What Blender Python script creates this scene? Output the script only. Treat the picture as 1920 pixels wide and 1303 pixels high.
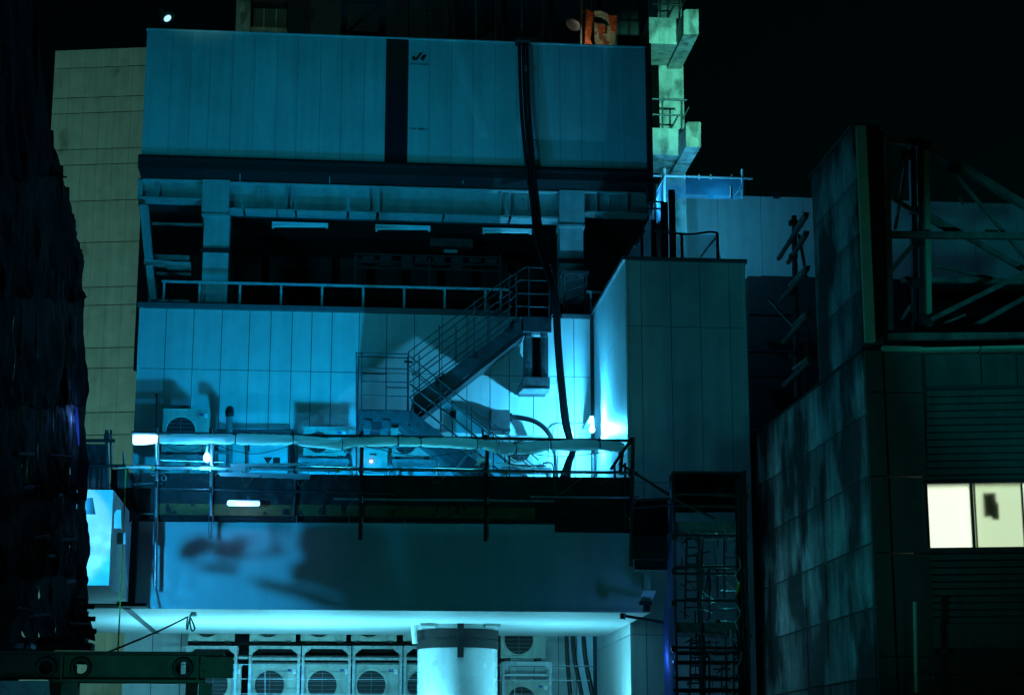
import bpy, bmesh, math, random
from mathutils import Vector, Matrix
R = math.radians
random.seed(7)
for o in list(bpy.data.objects):
    bpy.data.objects.remove(o)
S = bpy.context.scene
COL = S.collection

# ------------------------------------------------------------------ camera
EYE = Vector((0, 0, 7.0))
YAW, PITCH, F = R(5.5), R(12.9), 3500.0
fwd = Vector((math.sin(YAW) * math.cos(PITCH), math.cos(YAW) * math.cos(PITCH), math.sin(PITCH)))
rgt = Vector((math.cos(YAW), -math.sin(YAW), 0))
upv = rgt.cross(fwd)
cd = bpy.data.cameras.new('camera')
cam = bpy.data.objects.new('camera', cd)
COL.objects.link(cam)
cd.sensor_width = 36
cd.lens = F / 1920 * 36
cd.clip_end = 3000
cam.matrix_world = Matrix.Translation(EYE) @ Matrix((rgt, upv, -fwd)).transposed().to_4x4()
S.camera = cam
S.view_settings.view_transform = 'Standard'
S.view_settings.look = 'None'
S.view_settings.exposure = 0
S.view_settings.gamma = 1
S.view_settings.use_curve_mapping = False
S.render.resolution_x, S.render.resolution_y = 1024, 694

# ------------------------------------------------------------------ world: night sky
W = bpy.data.worlds.new('World')
S.world = W
W.use_nodes = True
wn = W.node_tree
bg = wn.nodes['Background']
sky = wn.nodes.new('ShaderNodeTexSky')
sky.sky_type = 'NISHITA'
sky.sun_disc = False
sky.sun_elevation = R(-4)
sky.sun_rotation = R(60)
mx = wn.nodes.new('ShaderNodeMix')
mx.data_type = 'RGBA'
mx.blend_type = 'MULTIPLY'
mx.inputs['Factor'].default_value = 1
mx.inputs['B'].default_value = (0.02, 0.50, 0.42, 1)
wn.links.new(sky.outputs[0], mx.inputs['A'])
wn.links.new(mx.outputs['Result'], bg.inputs['Color'])
bg.inputs['Strength'].default_value = 0.07


def light(name, kind, loc, energy, color, radius=.1, aim=None, spot=None, blend=.5, size=None):
    d = bpy.data.lights.new(name, kind)
    d.energy = energy
    d.color = color
    if kind == 'AREA':
        d.shape = 'RECTANGLE'
        d.size, d.size_y = size
    else:
        d.shadow_soft_size = radius
    if kind == 'SPOT':
        d.spot_size, d.spot_blend = R(spot), blend
    o = bpy.data.objects.new(name, d)
    COL.objects.link(o)
    o.location = loc
    if aim is not None:
        o.rotation_euler = (Vector(aim) - Vector(loc)).to_track_quat('-Z', 'Y').to_euler()
    return o


def ray(px, py):
    return fwd + rgt * ((px - 960) / F) - upv * ((py - 651.5) / F)


def P(px, py, Y):
    d = ray(px, py)
    return EYE + d * (Y / d.y)


def PX(px, py, X):
    d = ray(px, py)
    return EYE + d * (X / d.x)


def PN(px, py, p0, n):
    d = ray(px, py)
    return EYE + d * ((p0 - EYE).dot(n) / d.dot(n))


# light colours
CYAN = (0.0, 0.41, 0.95)
TEAL = (0.0, 0.55, 0.80)
ICE = (0.15, 0.76, 1.0)
GREEN = (0.16, 1.0, 0.72)
DUSK = (0.27, 0.98, 0.92)

# unseen street-side floodlights: a wash on the upper storeys, parapet spots, a fill
light('unseen_floodlight', 'SPOT', (-17, 3, 5.5), 8700, TEAL, 2.0, (-0.3, 40, 20.6), 18, .8)
light('unseen_floodlight', 'SPOT', (-11, 3, 5.5), 6000, (0.0, .55, .72), .3, (11.5, 48, 20.8), 11, .7)
light('unseen_floodlight', 'SPOT', (4, 5, 5.5), 4600, (0.0, .56, .68), .3, (18, 48, 21.2), 13, .6)
light('unseen_floodlight', 'SPOT', (-2, 2, 4.5), 1500, (0.0, .66, .60), 1.0, (1.2, 33, 9.9), 20, .9)  # added as fill for the girder fascia and tower front
# the lamp on the scaffold, hidden behind its netting, that lights the girder's left end
light('hidden_scaffold_light', 'SPOT', (-3.95, 25.0, 10.62), 1500, (0.012, .44, 1.0), .018, P(300, 1050, 33), 56, .9)
light('hidden_scaffold_light', 'SPOT', (-4.0, 26.2, 10.9), 150, (.50, .88, 1.0), .05, P(105, 1000, 29.7), 30, .2)  # second unseen spot, added to whiten the stub beam
# lamps standing on the roof deck behind the tarpaulin
light('deck_work_light', 'SPOT', P(636, 965, 36.2), 1050, CYAN, .16, P(500, 690, 40), 155, .4)
# bulb in the corner
light('corner_bulb_light', 'POINT', P(1106, 803, 38.66), 680, (0.05, .54, 1.0), .03)
# tube lights standing on the lower level under the girder
for px in (330, 560, 790, 1060):
    p = P(px, 1360, 35.7)
    light('lower_level_tube_light', 'AREA', p, {330: 125, 560: 155, 790: 70, 1060: 80}[px], ICE, aim=p + Vector((0, .06, 1)), size=(1.3, .12))
# unseen spots added to light their targets; the point lamp lights the roof netting
light('unseen_lamp', 'SPOT', (9.3, 22, 19.5), 36000, GREEN, .3, P(1290, 165, 45), 12, .7)
light('unseen_lamp', 'SPOT', (-30, 42.5, 2.5), 16500, DUSK, .5, P(180, 560, 58), 50, .5)
light('unseen_lamp', 'SPOT', (14, 6, 5.5), 260, (.20, .85, .45), .6, P(1830, 800, 27), 27, .7)
light('unseen_lamp', 'SPOT', (0.5, 24, 8.0), 560, (.02, .62, .72), .3, P(1570, 800, 29), 60, .8)
light('unseen_lamp', 'SPOT', (-5.5, 24, 19.5), 1500, (.35, 1.0, .62), .3, P(485, 30, 45.5), 9, .7)
light('unseen_lamp', 'POINT', P(1340, 392, 45.5), 55, (.05, .60, 1.0), .1)
# unseen strips added behind the tarpaulin to make the rolled sheet glow
for px in (330, 560, 790, 1020):
    p = P(px, 945, 32.85)
    light('unseen_strip_light', 'AREA', p, {330: 60, 560: 42, 790: 32, 1020: 15}[px], {330: (.03, .64, 1.0), 560: (.04, .70, .97), 790: (.05, .72, .92), 1020: (.05, .70, .95)}[px], aim=p + Vector((0, -.22, 1)), size=(2.0, .08))
light('unseen_lamp', 'SPOT', (3.0, 8, 5), 80, (.35, .9, .30), .3, P(220, 1250, 17), 50, .8)  # unseen spot for the gantry beam

# ------------------------------------------------------------------ materials
M = {}


def mat(name, col, rough=.6, metal=0, var=.12, scale=6, bump=0, bscale=60, streak=0, rand=0, stain=0, stain_col=None, stain_scale=2.0, spec=.5, thr=(.52, .68), runs=0):
    m = bpy.data.materials.new(name)
    m.use_nodes = True
    nt = m.node_tree
    b = nt.nodes['Principled BSDF']
    b.inputs['Roughness'].default_value = rough
    b.inputs['Metallic'].default_value = metal
    b.inputs['Specular IOR Level'].default_value = spec
    g = nt.nodes.new('ShaderNodeNewGeometry')
    L = nt.links.new

    def noise(sc, vec=None, detail=6):
        n = nt.nodes.new('ShaderNodeTexNoise')
        n.inputs['Scale'].default_value = sc
        n.inputs['Detail'].default_value = detail
        L(vec if vec is not None else g.outputs['Position'], n.inputs['Vector'])
        return n.outputs['Fac']

    def ramp(x, a, c, lo, hi):
        r = nt.nodes.new('ShaderNodeMapRange')
        r.inputs[1].default_value, r.inputs[2].default_value = a, c
        r.inputs[3].default_value, r.inputs[4].default_value = lo, hi
        L(x, r.inputs[0])
        return r.outputs[0]

    def mul(a, c):
        r = nt.nodes.new('ShaderNodeMath')
        r.operation = 'MULTIPLY'
        L(a, r.inputs[0])
        L(c, r.inputs[1])
        return r.outputs[0]
    val = ramp(noise(scale), .3, .7, 1 - var, 1 + var)
    val = mul(val, ramp(noise(scale * 14, detail=3), .3, .7, 1 - var * .6, 1 + var * .6))
    if streak:
        mp = nt.nodes.new('ShaderNodeMapping')
        mp.inputs['Scale'].default_value = (5, 5, .35)
        L(g.outputs['Position'], mp.inputs['Vector'])
        val = mul(val, ramp(noise(1.0, mp.outputs[0]), .42, .62, 1.0, 1 - streak))
    if rand:
        oi = nt.nodes.new('ShaderNodeObjectInfo')
        val = mul(val, ramp(oi.outputs['Random'], 0, 1, 1 - rand, 1 + rand))
    cm = nt.nodes.new('ShaderNodeMix')
    cm.data_type = 'RGBA'
    cm.blend_type = 'MULTIPLY'
    cm.inputs['Factor'].default_value = 1
    cm.inputs['A'].default_value = (*col, 1)
    L(val, cm.inputs['B'])
    out = cm.outputs['Result']
    if stain:
        sm = nt.nodes.new('ShaderNodeMix')
        sm.data_type = 'RGBA'
        sm.inputs['B'].default_value = (*(stain_col or tuple(c * .25 for c in col)), 1)
        mp = nt.nodes.new('ShaderNodeMapping')
        mp.inputs['Scale'].default_value = (1, 1, .62)
        L(g.outputs['Position'], mp.inputs['Vector'])
        L(ramp(noise(stain_scale, mp.outputs[0], 8), thr[0], thr[1], 0, stain), sm.inputs['Factor'])
        L(out, sm.inputs['A'])
        out = sm.outputs['Result']
    if runs:
        tc = nt.nodes.new('ShaderNodeTexCoord')
        sp_ = nt.nodes.new('ShaderNodeSeparateXYZ')
        L(tc.outputs['Generated'], sp_.inputs[0])
        mp = nt.nodes.new('ShaderNodeMapping')
        mp.inputs['Scale'].default_value = (7, 7, .25)
        L(g.outputs['Position'], mp.inputs['Vector'])
        ad_ = nt.nodes.new('ShaderNodeMath')
        ad_.operation = 'MULTIPLY_ADD'
        L(noise(1.0, mp.outputs[0], 5), ad_.inputs[0])
        ad_.inputs[1].default_value = 1.6
        L(sp_.outputs['Z'], ad_.inputs[2])
        rm = nt.nodes.new('ShaderNodeMix')
        rm.data_type = 'RGBA'
        rm.blend_type = 'MULTIPLY'
        rm.inputs['B'].default_value = (.35, .36, .34, 1)
        L(ramp(ad_.outputs[0], 1.25, 1.9, 0, runs), rm.inputs['Factor'])
        L(out, rm.inputs['A'])
        out = rm.outputs['Result']
    L(out, b.inputs['Base Color'])
    L(ramp(noise(scale * 3), .3, .7, max(.05, rough - .1), min(1, rough + .1)), b.inputs['Roughness'])
    if bump:
        bp = nt.nodes.new('ShaderNodeBump')
        bp.inputs['Strength'].default_value = bump
        bp.inputs['Distance'].default_value = .02
        L(noise(bscale), bp.inputs['Height'])
        L(bp.outputs[0], b.inputs['Normal'])
    M[name] = m
    return m


def emit(name, col, s):
    m = bpy.data.materials.new(name)
    m.use_nodes = True
    b = m.node_tree.nodes['Principled BSDF']
    b.inputs['Base Color'].default_value = (.8, .8, .8, 1)
    b.inputs['Emission Color'].default_value = (*col, 1)
    b.inputs['Emission Strength'].default_value = s
    M[name] = m


mat('panel', (.62, .64, .64), .5, var=.09, scale=1.2, streak=.10, rand=.05, runs=.18, bump=.05, bscale=40)
mat('wall', (.62, .64, .64), .5, var=.06, scale=3, streak=.10, rand=.03, bump=.05, bscale=40)
mat('core', (.05, .05, .05), .9)
mat('fascia', (.62, .64, .65), .42, var=.05, scale=2, streak=.06, bump=.04, bscale=20)
mat('paint', (.48, .50, .50), .5, var=.12, scale=5, streak=.15, rand=.05)
mat('trim', (.10, .11, .12), .55, var=.15)
mat('darksteel', (.035, .037, .04), .5, metal=.3, var=.2)
mat('stairsteel', (.085, .09, .095), .5, metal=.3, var=.2, stain=.5, stain_scale=6)
mat('truss', (.22, .24, .22), .55, metal=.2, var=.25, scale=5, streak=.3, stain=.4, stain_scale=5)
mat('black', (.012, .012, .013), .75, var=.2)
mat('cable', (.010, .010, .011), .45, var=.2)
mat('galv', (.42, .44, .45), .38, metal=.75, var=.2, scale=12, stain=.35, stain_scale=9)
mat('darkpipe', (.07, .075, .08), .45, metal=.6, var=.25, scale=10)
mat('concrete', (.36, .37, .34), .85, var=.22, scale=3, streak=.3, bump=.5, bscale=25, stain=.85, stain_scale=2.2, thr=(.54, .64))
mat('cladding', (.34, .37, .37), .75, var=.35, scale=1.7, streak=.35, rand=.25, bump=.2, bscale=20, stain=.96, stain_col=(.012, .016, .016), stain_scale=.85, thr=(.43, .56), runs=.9)
mat('cream', (.50, .50, .34), .7, var=.1)
mat('beige', (.46, .42, .34), .85, var=.10, scale=2.5, rand=.035, bump=.15, bscale=20, streak=.12, stain=.55, stain_col=(.16, .12, .07), stain_scale=1.3, thr=(.62, .72), runs=.15)
mat('olive', (.075, .08, .07), .75, var=.15, scale=3, streak=.2, rand=.05)
mat('net', (.006, .006, .010), .95, var=.6, scale=8, bump=.9, bscale=30, streak=.5, spec=.15, stain=.8, stain_col=(.03, .03, .035), stain_scale=4, thr=(.60, .68))
mat('sheet', (.72, .74, .70), .45, var=.15, scale=5, bump=.4, bscale=9)
mat('tarp', (.009, .010, .011), .6, var=.3, scale=4, bump=.8, bscale=5)
mat('wood', (.20, .12, .04), .75, var=.25, scale=6)
mat('plank', (.14, .14, .13), .7, var=.3, scale=6)
mat('ac', (.42, .46, .40), .45, var=.10, scale=6, streak=.2, rand=.12, stain=.4, stain_scale=4)
mat('shaft', (.58, .61, .62), .24, var=.05, scale=2, streak=.08)
mat('acdark', (.008, .008, .008), .6)
mat('acbadge', (.05, .07, .35), .5)
mat('rust', (.42, .09, .02), .7, var=.4, scale=14, stain=.6, stain_col=(.10, .02, .01), stain_scale=7)
mat('palepaint', (.34, .35, .22), .7, var=.35, scale=14, stain=.85, stain_col=(.16, .035, .01), stain_scale=5, thr=(.53, .60))
mat('white', (.78, .80, .80), .5, var=.06)
mat('ropeyellow', (.45, .40, .03), .8, var=.2)
mat('ropedark', (.13, .12, .04), .8, var=.2)
mat('red', (.45, .01, .008), .5)
mat('greengantry', (.085, .11, .085), .6, var=.25, scale=5, stain=.4, stain_scale=3)
mat('stripeA', (.016, .014, .006), .7)
mat('stripeB', (.004, .004, .014), .7)
mat('print', (.01, .01, .01), .6)
mat('asphalt', (.05, .05, .05), .9, var=.2)
mat('cloth', (.025, .028, .04), .9)
mat('skin', (.40, .24, .16), .6)
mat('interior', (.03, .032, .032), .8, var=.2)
mat('plastic', (.30, .40, .55), .15, var=.3, scale=3, bump=1.0, bscale=3)
emit('bulb', (.10, .6, 1), 30)
emit('blueled', (.10, .22, 1), 11)
emit('tube', (.16, .42, 1), 4.5)
emit('tubewrap', (.45, .85, 1), 2.2)
emit('orange', (1, .35, .06), 2.0)
emit('flood', (.4, .8, 1), 1.3)

# blue debris netting: thin, light passes through it
for nm, c1, c2 in (('bluenet', (.10, .26, .42, 1), (.10, .32, .50, 1)), ('navynet', (.06, .09, .28, 1), (.06, .10, .32, 1))):
    m = bpy.data.materials.new(nm)
    m.use_nodes = True
    nt = m.node_tree
    b = nt.nodes['Principled BSDF']
    b.inputs['Base Color'].default_value = c1
    b.inputs['Roughness'].default_value = .8
    tl = nt.nodes.new('ShaderNodeBsdfTranslucent')
    tl.inputs['Color'].default_value = c2
    tp = nt.nodes.new('ShaderNodeBsdfTransparent')
    m1 = nt.nodes.new('ShaderNodeMixShader')
    m1.inputs[0].default_value = .5
    m2 = nt.nodes.new('ShaderNodeMixShader')
    m2.inputs[0].default_value = .72 if nm == 'bluenet' else .2
    nt.links.new(b.outputs[0], m1.inputs[1])
    nt.links.new(tl.outputs[0], m1.inputs[2])
    nt.links.new(m1.outputs[0], m2.inputs[1])
    nt.links.new(tp.outputs[0], m2.inputs[2])
    nt.links.new(m2.outputs[0], nt.nodes['Material Output'].inputs[0])
    M[nm] = m
m = bpy.data.materials.new('glass')
m.use_nodes = True
nt = m.node_tree
gl = nt.nodes.new('ShaderNodeBsdfGlossy')
gl.inputs['Roughness'].default_value = .05
tp = nt.nodes.new('ShaderNodeBsdfTransparent')
m1 = nt.nodes.new('ShaderNodeMixShader')
m1.inputs[0].default_value = .06
nt.links.new(tp.outputs[0], m1.inputs[1])
nt.links.new(gl.outputs[0], m1.inputs[2])
nt.links.new(m1.outputs[0], nt.nodes['Material Output'].inputs[0])
M['glass'] = m
m = bpy.data.materials.new('blocker_film')  # thin dark film for the unseen shadow-casting pieces
m.use_nodes = True
nt = m.node_tree
nt.nodes['Principled BSDF'].inputs['Base Color'].default_value = (.03, .03, .035, 1)
tp = nt.nodes.new('ShaderNodeBsdfTransparent')
m1 = nt.nodes.new('ShaderNodeMixShader')
m1.inputs[0].default_value = .16
nt.links.new(nt.nodes['Principled BSDF'].outputs[0], m1.inputs[1])
nt.links.new(tp.outputs[0], m1.inputs[2])
nt.links.new(m1.outputs[0], nt.nodes['Material Output'].inputs[0])
M['blocker_film'] = m
m = bpy.data.materials.new('frosted')
m.use_nodes = True
b = m.node_tree.nodes['Principled BSDF']
b.inputs['Base Color'].default_value = (.97, 1, .93, 1)
b.inputs['Transmission Weight'].default_value = 1
b.inputs['Roughness'].default_value = .55
b.inputs['IOR'].default_value = 1.3
M['frosted'] = m
# pale plastic sheeting that lets some light through
m = bpy.data.materials.new('sheet')
m.use_nodes = True
nt = m.node_tree
b = nt.nodes['Principled BSDF']
b.inputs['Base Color'].default_value = (.70, .78, .80, 1)
b.inputs['Roughness'].default_value = .4
n1 = nt.nodes.new('ShaderNodeTexNoise')
n1.inputs['Scale'].default_value = 7
n1.inputs['Detail'].default_value = 5
bp = nt.nodes.new('ShaderNodeBump')
bp.inputs['Strength'].default_value = .7
bp.inputs['Distance'].default_value = .05
g = nt.nodes.new('ShaderNodeNewGeometry')
nt.links.new(g.outputs['Position'], n1.inputs['Vector'])
nt.links.new(n1.outputs['Fac'], bp.inputs['Height'])
nt.links.new(bp.outputs[0], b.inputs['Normal'])
tl = nt.nodes.new('ShaderNodeBsdfTranslucent')
tl.inputs['Color'].default_value = (.72, .84, .84, 1)
m1 = nt.nodes.new('ShaderNodeMixShader')
m1.inputs[0].default_value = .5
nt.links.new(b.outputs[0], m1.inputs[1])
nt.links.new(tl.outputs[0], m1.inputs[2])
nt.links.new(m1.outputs[0], nt.nodes['Material Output'].inputs[0])
M['sheet'] = m


# ------------------------------------------------------------------ mesh helpers
class MB:
    def __init__(s):
        s.v, s.f, s.sm = [], [], []

    def add(s, vs, fs, smooth=False):
        n = len(s.v)
        s.v += [Vector(v) for v in vs]
        for f in fs:
            s.f.append([i + n for i in f])
            s.sm.append(smooth)
        return s

    def box(s, a, b):
        x0, x1 = sorted((a[0], b[0]))
        y0, y1 = sorted((a[1], b[1]))
        z0, z1 = sorted((a[2], b[2]))
        return s.add([(x0, y0, z0), (x1, y0, z0), (x1, y1, z0), (x0, y1, z0), (x0, y0, z1), (x1, y0, z1), (x1, y1, z1), (x0, y1, z1)],
                     [(0, 3, 2, 1), (4, 5, 6, 7), (0, 1, 5, 4), (1, 2, 6, 5), (2, 3, 7, 6), (3, 0, 4, 7)])

    def pbox(s, px0, py0, px1, py1, Y, depth):
        "a box whose front face fills a rectangle of the photograph at distance Y"
        cx, cy = (px0 + px1) / 2, (py0 + py1) / 2
        return s.box((P(px0, cy, Y).x, Y, P(cx, py1, Y).z), (P(px1, cy, Y).x, Y + depth, P(cx, py0, Y).z))

    def prism(s, pts, vec):
        n = len(pts)
        vec = Vector(vec)
        vs = [Vector(p) for p in pts] + [Vector(p) + vec for p in pts]
        nrm = Vector((0, 0, 0))
        for i in range(n):
            nrm += vs[i].cross(vs[(i + 1) % n])
        fl = nrm.dot(vec) > 0
        a = list(range(n))
        fs = [a[::-1] if fl else a, [i + n for i in (a if fl else a[::-1])]]
        for i in range(n):
            j = (i + 1) % n
            q = (i, j, j + n, i + n)
            fs.append(q if fl else q[::-1])
        return s.add(vs, fs)

    def bar(s, p, q, w, h=None, side=None):
        "rectangular bar; w across the side vector, h across the third"
        p, q = Vector(p), Vector(q)
        h = w if h is None else h
        d = (q - p).normalized()
        sd = Vector(side) if side is not None else (Vector((0, 1, 0)) if abs(d.y) < .9 else Vector((1, 0, 0)))
        sd = (sd - d * sd.dot(d)).normalized()
        t = d.cross(sd)
        a, b = sd * w / 2, t * h / 2
        return s.prism([p - a - b, p + a - b, p + a + b, p - a + b], q - p)

    def tube(s, pts, r, n=8, smooth=True):
        pts = [Vector(p) for p in pts]
        k = len(pts)
        rs = r if isinstance(r, (list, tuple)) else [r] * k
        d0 = (pts[1] - pts[0]).normalized()
        ref = Vector((0, 0, 1)) if abs(d0.z) < .9 else Vector((0, 1, 0))
        u = (ref - d0 * ref.dot(d0)).normalized()
        vs = []
        for i, p in enumerate(pts):
            d = (pts[min(i + 1, k - 1)] - pts[max(i - 1, 0)]).normalized()
            u = (u - d * u.dot(d)).normalized()
            w = d.cross(u)
            for j in range(n):
                a = 2 * math.pi * j / n
                vs.append(p + (u * math.cos(a) + w * math.sin(a)) * rs[i])
        fs = []
        for i in range(k - 1):
            for j in range(n):
                j2 = (j + 1) % n
                fs.append((i * n + j, i * n + j2, (i + 1) * n + j2, (i + 1) * n + j))
        s.add(vs, fs, smooth)
        s.add([vs[j] for j in range(n)], [list(range(n))[::-1]])
        s.add([vs[(k - 1) * n + j] for j in range(n)], [list(range(n))])
        return s

    def holed(s, x0, x1, z0, z1, cx, cz, r, y, t, n=32):
        "plate in the XZ plane with a round hole, thickness t towards +Y"
        angs = sorted(set([round(2 * math.pi * i / n, 5) for i in range(n)] + [round(math.atan2(z - cz, x - cx) % (2 * math.pi), 5) for x in (x0, x1) for z in (z0, z1)]))
        out, inn = [], []
        for a in angs:
            c, sn = math.cos(a), math.sin(a)
            k = min([(x1 - cx) / c if c > 1e-6 else (x0 - cx) / c if c < -1e-6 else 1e9, (z1 - cz) / sn if sn > 1e-6 else (z0 - cz) / sn if sn < -1e-6 else 1e9])
            out.append((cx + c * k, cz + sn * k))
            inn.append((cx + c * r, cz + sn * r))
        n = len(angs)
        vs = [(x, y, z) for x, z in out] + [(x, y, z) for x, z in inn] + [(x, y + t, z) for x, z in out] + [(x, y + t, z) for x, z in inn]
        fs = []
        for i in range(n):
            j = (i + 1) % n
            fs += [(i, j, n + j, n + i)[::-1] if False else (i, n + i, n + j, j)[::-1], (2 * n + i, 3 * n + i, 3 * n + j, 2 * n + j), (n + i, 3 * n + i, 3 * n + j, n + j)[::-1], (i, 2 * n + i, 2 * n + j, j)]
        return s.add(vs, fs)

    def build(s, name, material, parent=None, label=None, kind=None, loc=None):
        if parent is not None:
            base = parent['_w'] if '_w' in parent else (0, 0, 0)
            base = Vector(base)
        elif loc is not None:
            base = Vector(loc)
        else:
            xs, ys, zs = [[v[i] for v in s.v] for i in range(3)]
            base = Vector(((min(xs) + max(xs)) / 2, (min(ys) + max(ys)) / 2, min(zs)))
        me = bpy.data.meshes.new(name)
        me.from_pydata([tuple(v - base) for v in s.v], [], s.f)
        me.polygons.foreach_set('use_smooth', s.sm)
        me.materials.append(M[material])
        me.update()
        o = bpy.data.objects.new(name, me)
        COL.objects.link(o)
        if parent is not None:
            o.parent = parent
            o['_w'] = tuple(base)
        else:
            o.location = base
            o['_w'] = tuple(base)
        if label:
            o['label'] = label
        if kind:
            o['kind'] = kind
        return o


def B():
    return MB()


def thing(name, label, cat, loc, group=None):
    o = bpy.data.objects.new(name, None)
    COL.objects.link(o)
    o.location = loc
    o.empty_display_size = .3
    o['_w'] = tuple(loc)
    o['label'] = label
    o['category'] = cat
    if group:
        o['group'] = group
    return o


def tag(o, label, cat, group=None):
    o['label'] = label
    o['category'] = cat
    if group:
        o['group'] = group
    return o


def part(parent, name, mb, material, **k):
    return mb.build(name, material, parent, **k)


def copy_tree(o, parent=None):
    c = o.copy()
    COL.objects.link(c)
    c.parent = parent
    for ch in o.children:
        copy_tree(ch, c)
    return c


def path(pts, n=6):
    "smooth curve through points"
    pts = [Vector(p) for p in pts]
    out = []
    for i in range(len(pts) - 1):
        p0, p1, p2, p3 = pts[max(i - 1, 0)], pts[i], pts[i + 1], pts[min(i + 2, len(pts) - 1)]
        for k in range(n):
            t = k / n
            out.append(.5 * ((2 * p1) + (p2 - p0) * t + (2 * p0 - 5 * p1 + 4 * p2 - p3) * t * t + (3 * p1 - p0 - 3 * p2 + p3) * t ** 3))
    out.append(pts[-1])
    return out


def cloth(pa, pb, qa, qb, nu, nv, amp, seed, ragged=0, rough=0):
    "hanging sheet between the top edge pa-pb and the bottom edge qa-qb, with folds"
    rnd = random.Random(seed)
    ph = [rnd.uniform(0, 6.28) for _ in range(8)]
    pa, pb, qa, qb = map(Vector, (pa, pb, qa, qb))
    nrm = (pb - pa).cross(qa - pa).normalized()
    vs, fs = [], []
    for j in range(nv + 1):
        t = j / nv
        for i in range(nu + 1):
            u = i / nu
            p = pa.lerp(pb, u).lerp(qa.lerp(qb, u), t)
            d = amp * (math.sin(u * 17 + ph[0] + 2.2 * math.sin(t * 4 + ph[1])) * .5 + .35 * math.sin(u * 33 + ph[2] + t * 5) + .5 * math.sin(t * 7 + ph[3] + u * 3)) * (.25 + t)
            p = p + nrm * d
            if rough:
                side = (pb - pa).normalized()
                p = p + nrm * rough * rnd.uniform(-1, 1) + side * rough * .8 * math.sin(t * 23 + ph[4] + u) * math.sin(t * 51 + ph[5]) + Vector((0, 0, rough * .6 * rnd.uniform(-1, 1)))
            if ragged and j == nv:
                p = p + (pa - qa).normalized() * ragged * rnd.uniform(-1, 1)
            vs.append(p)
    for j in range(nv):
        for i in range(nu):
            a = j * (nu + 1) + i
            fs.append((a, a + 1, a + nu + 2, a + nu + 1))
    b_ = MB()
    b_.add(vs, fs, True)
    n = len(vs)                                     # a thin back so the cloth has thickness
    b_.add([v + nrm * .006 for v in vs], [f[::-1] for f in fs], True)
    return b_


def text_mesh(body, height, width, material, name, parent, origin, xdir=Vector((1, 0, 0))):
    c = bpy.data.curves.new('text', 'FONT')
    c.body = body
    c.size = 1
    c.extrude = .01
    t = bpy.data.objects.new('text', c)
    COL.objects.link(t)
    dg = bpy.context.evaluated_depsgraph_get()
    dg.update()
    me = bpy.data.meshes.new_from_object(t.evaluated_get(dg))
    bpy.data.objects.remove(t)
    xs = [v.co.x for v in me.vertices]
    ys = [v.co.y for v in me.vertices]
    base = Vector(parent['_w'])
    sx = width / (max(xs) - min(xs))
    sy = height / (max(ys) - min(ys))
    for v in me.vertices:
        q = Vector(origin) + xdir * ((v.co.x - min(xs)) * sx) + Vector((0, -.004 + v.co.z * -.2, (v.co.y - min(ys)) * sy))
        v.co = q - base
    me.materials.clear()
    me.materials.append(M[material])
    o = bpy.data.objects.new(name, me)
    COL.objects.link(o)
    o.parent = parent
    return o


# ================================================================== SETTING
g = B().box((-400, -200, -.3), (400, 900, 0)).build('ground', 'asphalt', loc=(0, 0, 0))
g['kind'] = 'structure'

# ------------------------------------------------------------------ main building: lower panelled block
YW = 40.0
X0, X1 = P(264, 620, YW).x, P(1107, 640, YW).x
ZT = P(264, 577, YW).z
mb = thing('panelled_building', 'pale panelled machine building behind the stair with outdoor units before it', 'building', (0, YW, 0))
part(mb, 'wall', B().box((X0, YW + .03, 0), (X1 + .1, YW + 8, ZT)), 'core')
jx = [264, 310, 362, 415, 467, 507, 547, 584, 622, 673, 725, 777, 829, 876, 919, 955, 1000, 1044, 1076, 1107]
jz = [ZT, P(400, 693, YW).z, P(600, 880, YW).z, P(600, 1070, YW).z, P(1080, 1249, YW).z, P(600, 1420, YW).z]
for r in range(5):
    for i in range(len(jx) - 1):
        a, b_ = P(jx[i], 640, YW).x, P(jx[i + 1], 640, YW).x
        part(mb, 'wall_panel', B().box((a + .008, YW, jz[r + 1] + .008), (b_ - .008, YW + .05, jz[r] - .008)), 'wall')
part(mb, 'corner_trim', B().box((X0 - .05, YW - .012, 1), (X0 + .03, YW + .06, ZT)), 'wall')
part(mb, 'parapet_cap', B().box((X0 - .08, YW - .12, ZT), (P(955, 590, YW).x, YW + .6, ZT + .10)), 'trim')
part(mb, 'parapet_cap', B().box((P(1052, 590, YW).x, YW - .08, ZT - .03), (X1, YW + .6, ZT + .06)), 'trim')
part(mb, 'roof', B().box((X0, YW + .1, ZT - .1), (X1, YW + 9, ZT + .02)), 'core')
part(mb, 'wall_plate', B().pbox(957, 718, 1044, 741, YW - .03, .05), 'white')

# ------------------------------------------------------------------ open steel storey above it
sf = thing('open_storey', 'open steel storey of box columns and plate girders above the panelled wall', 'building frame', (0, YW + .4, ZT))
YC = 40.35
colm = []
for (a, b_, t, bt) in ((380, 428, 337, 575), (1050, 1094, 357, 560)):
    c = part(sf, 'column', B().pbox(a, t + 60, b_, bt, YC, .5), 'paint')
    part(c, 'column_head', B().pbox(a - 1, t, b_ + 2, t + 60, YC - .03, .56), 'paint')
    part(c, 'collar', B().pbox(a - 2, t + 64, b_ + 3, t + 69, YC - .05, .6), 'paint')
    part(c, 'clamp_band', B().pbox(a - 4, t + 128, b_ + 4, t + 136, YC - .05, .6), 'black')


def girder(pxa, pxb, pya, pyb, h, name='girder'):
    pa, pb = P(pxa, pya, YC + .25), P(pxb, pyb, YC + .25)
    pb.z = pa.z
    z1 = pa.z
    z0 = z1 - h
    o = part(sf, name, B().box((pa.x, YC + .24, z0 + .03), (pb.x, YC + .27, z1 - .03)).box((pa.x, YC + .08, z1 - .03), (pb.x, YC + .42, z1)), 'paint')
    return o, pa.x, pb.x, z0, z1


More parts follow.
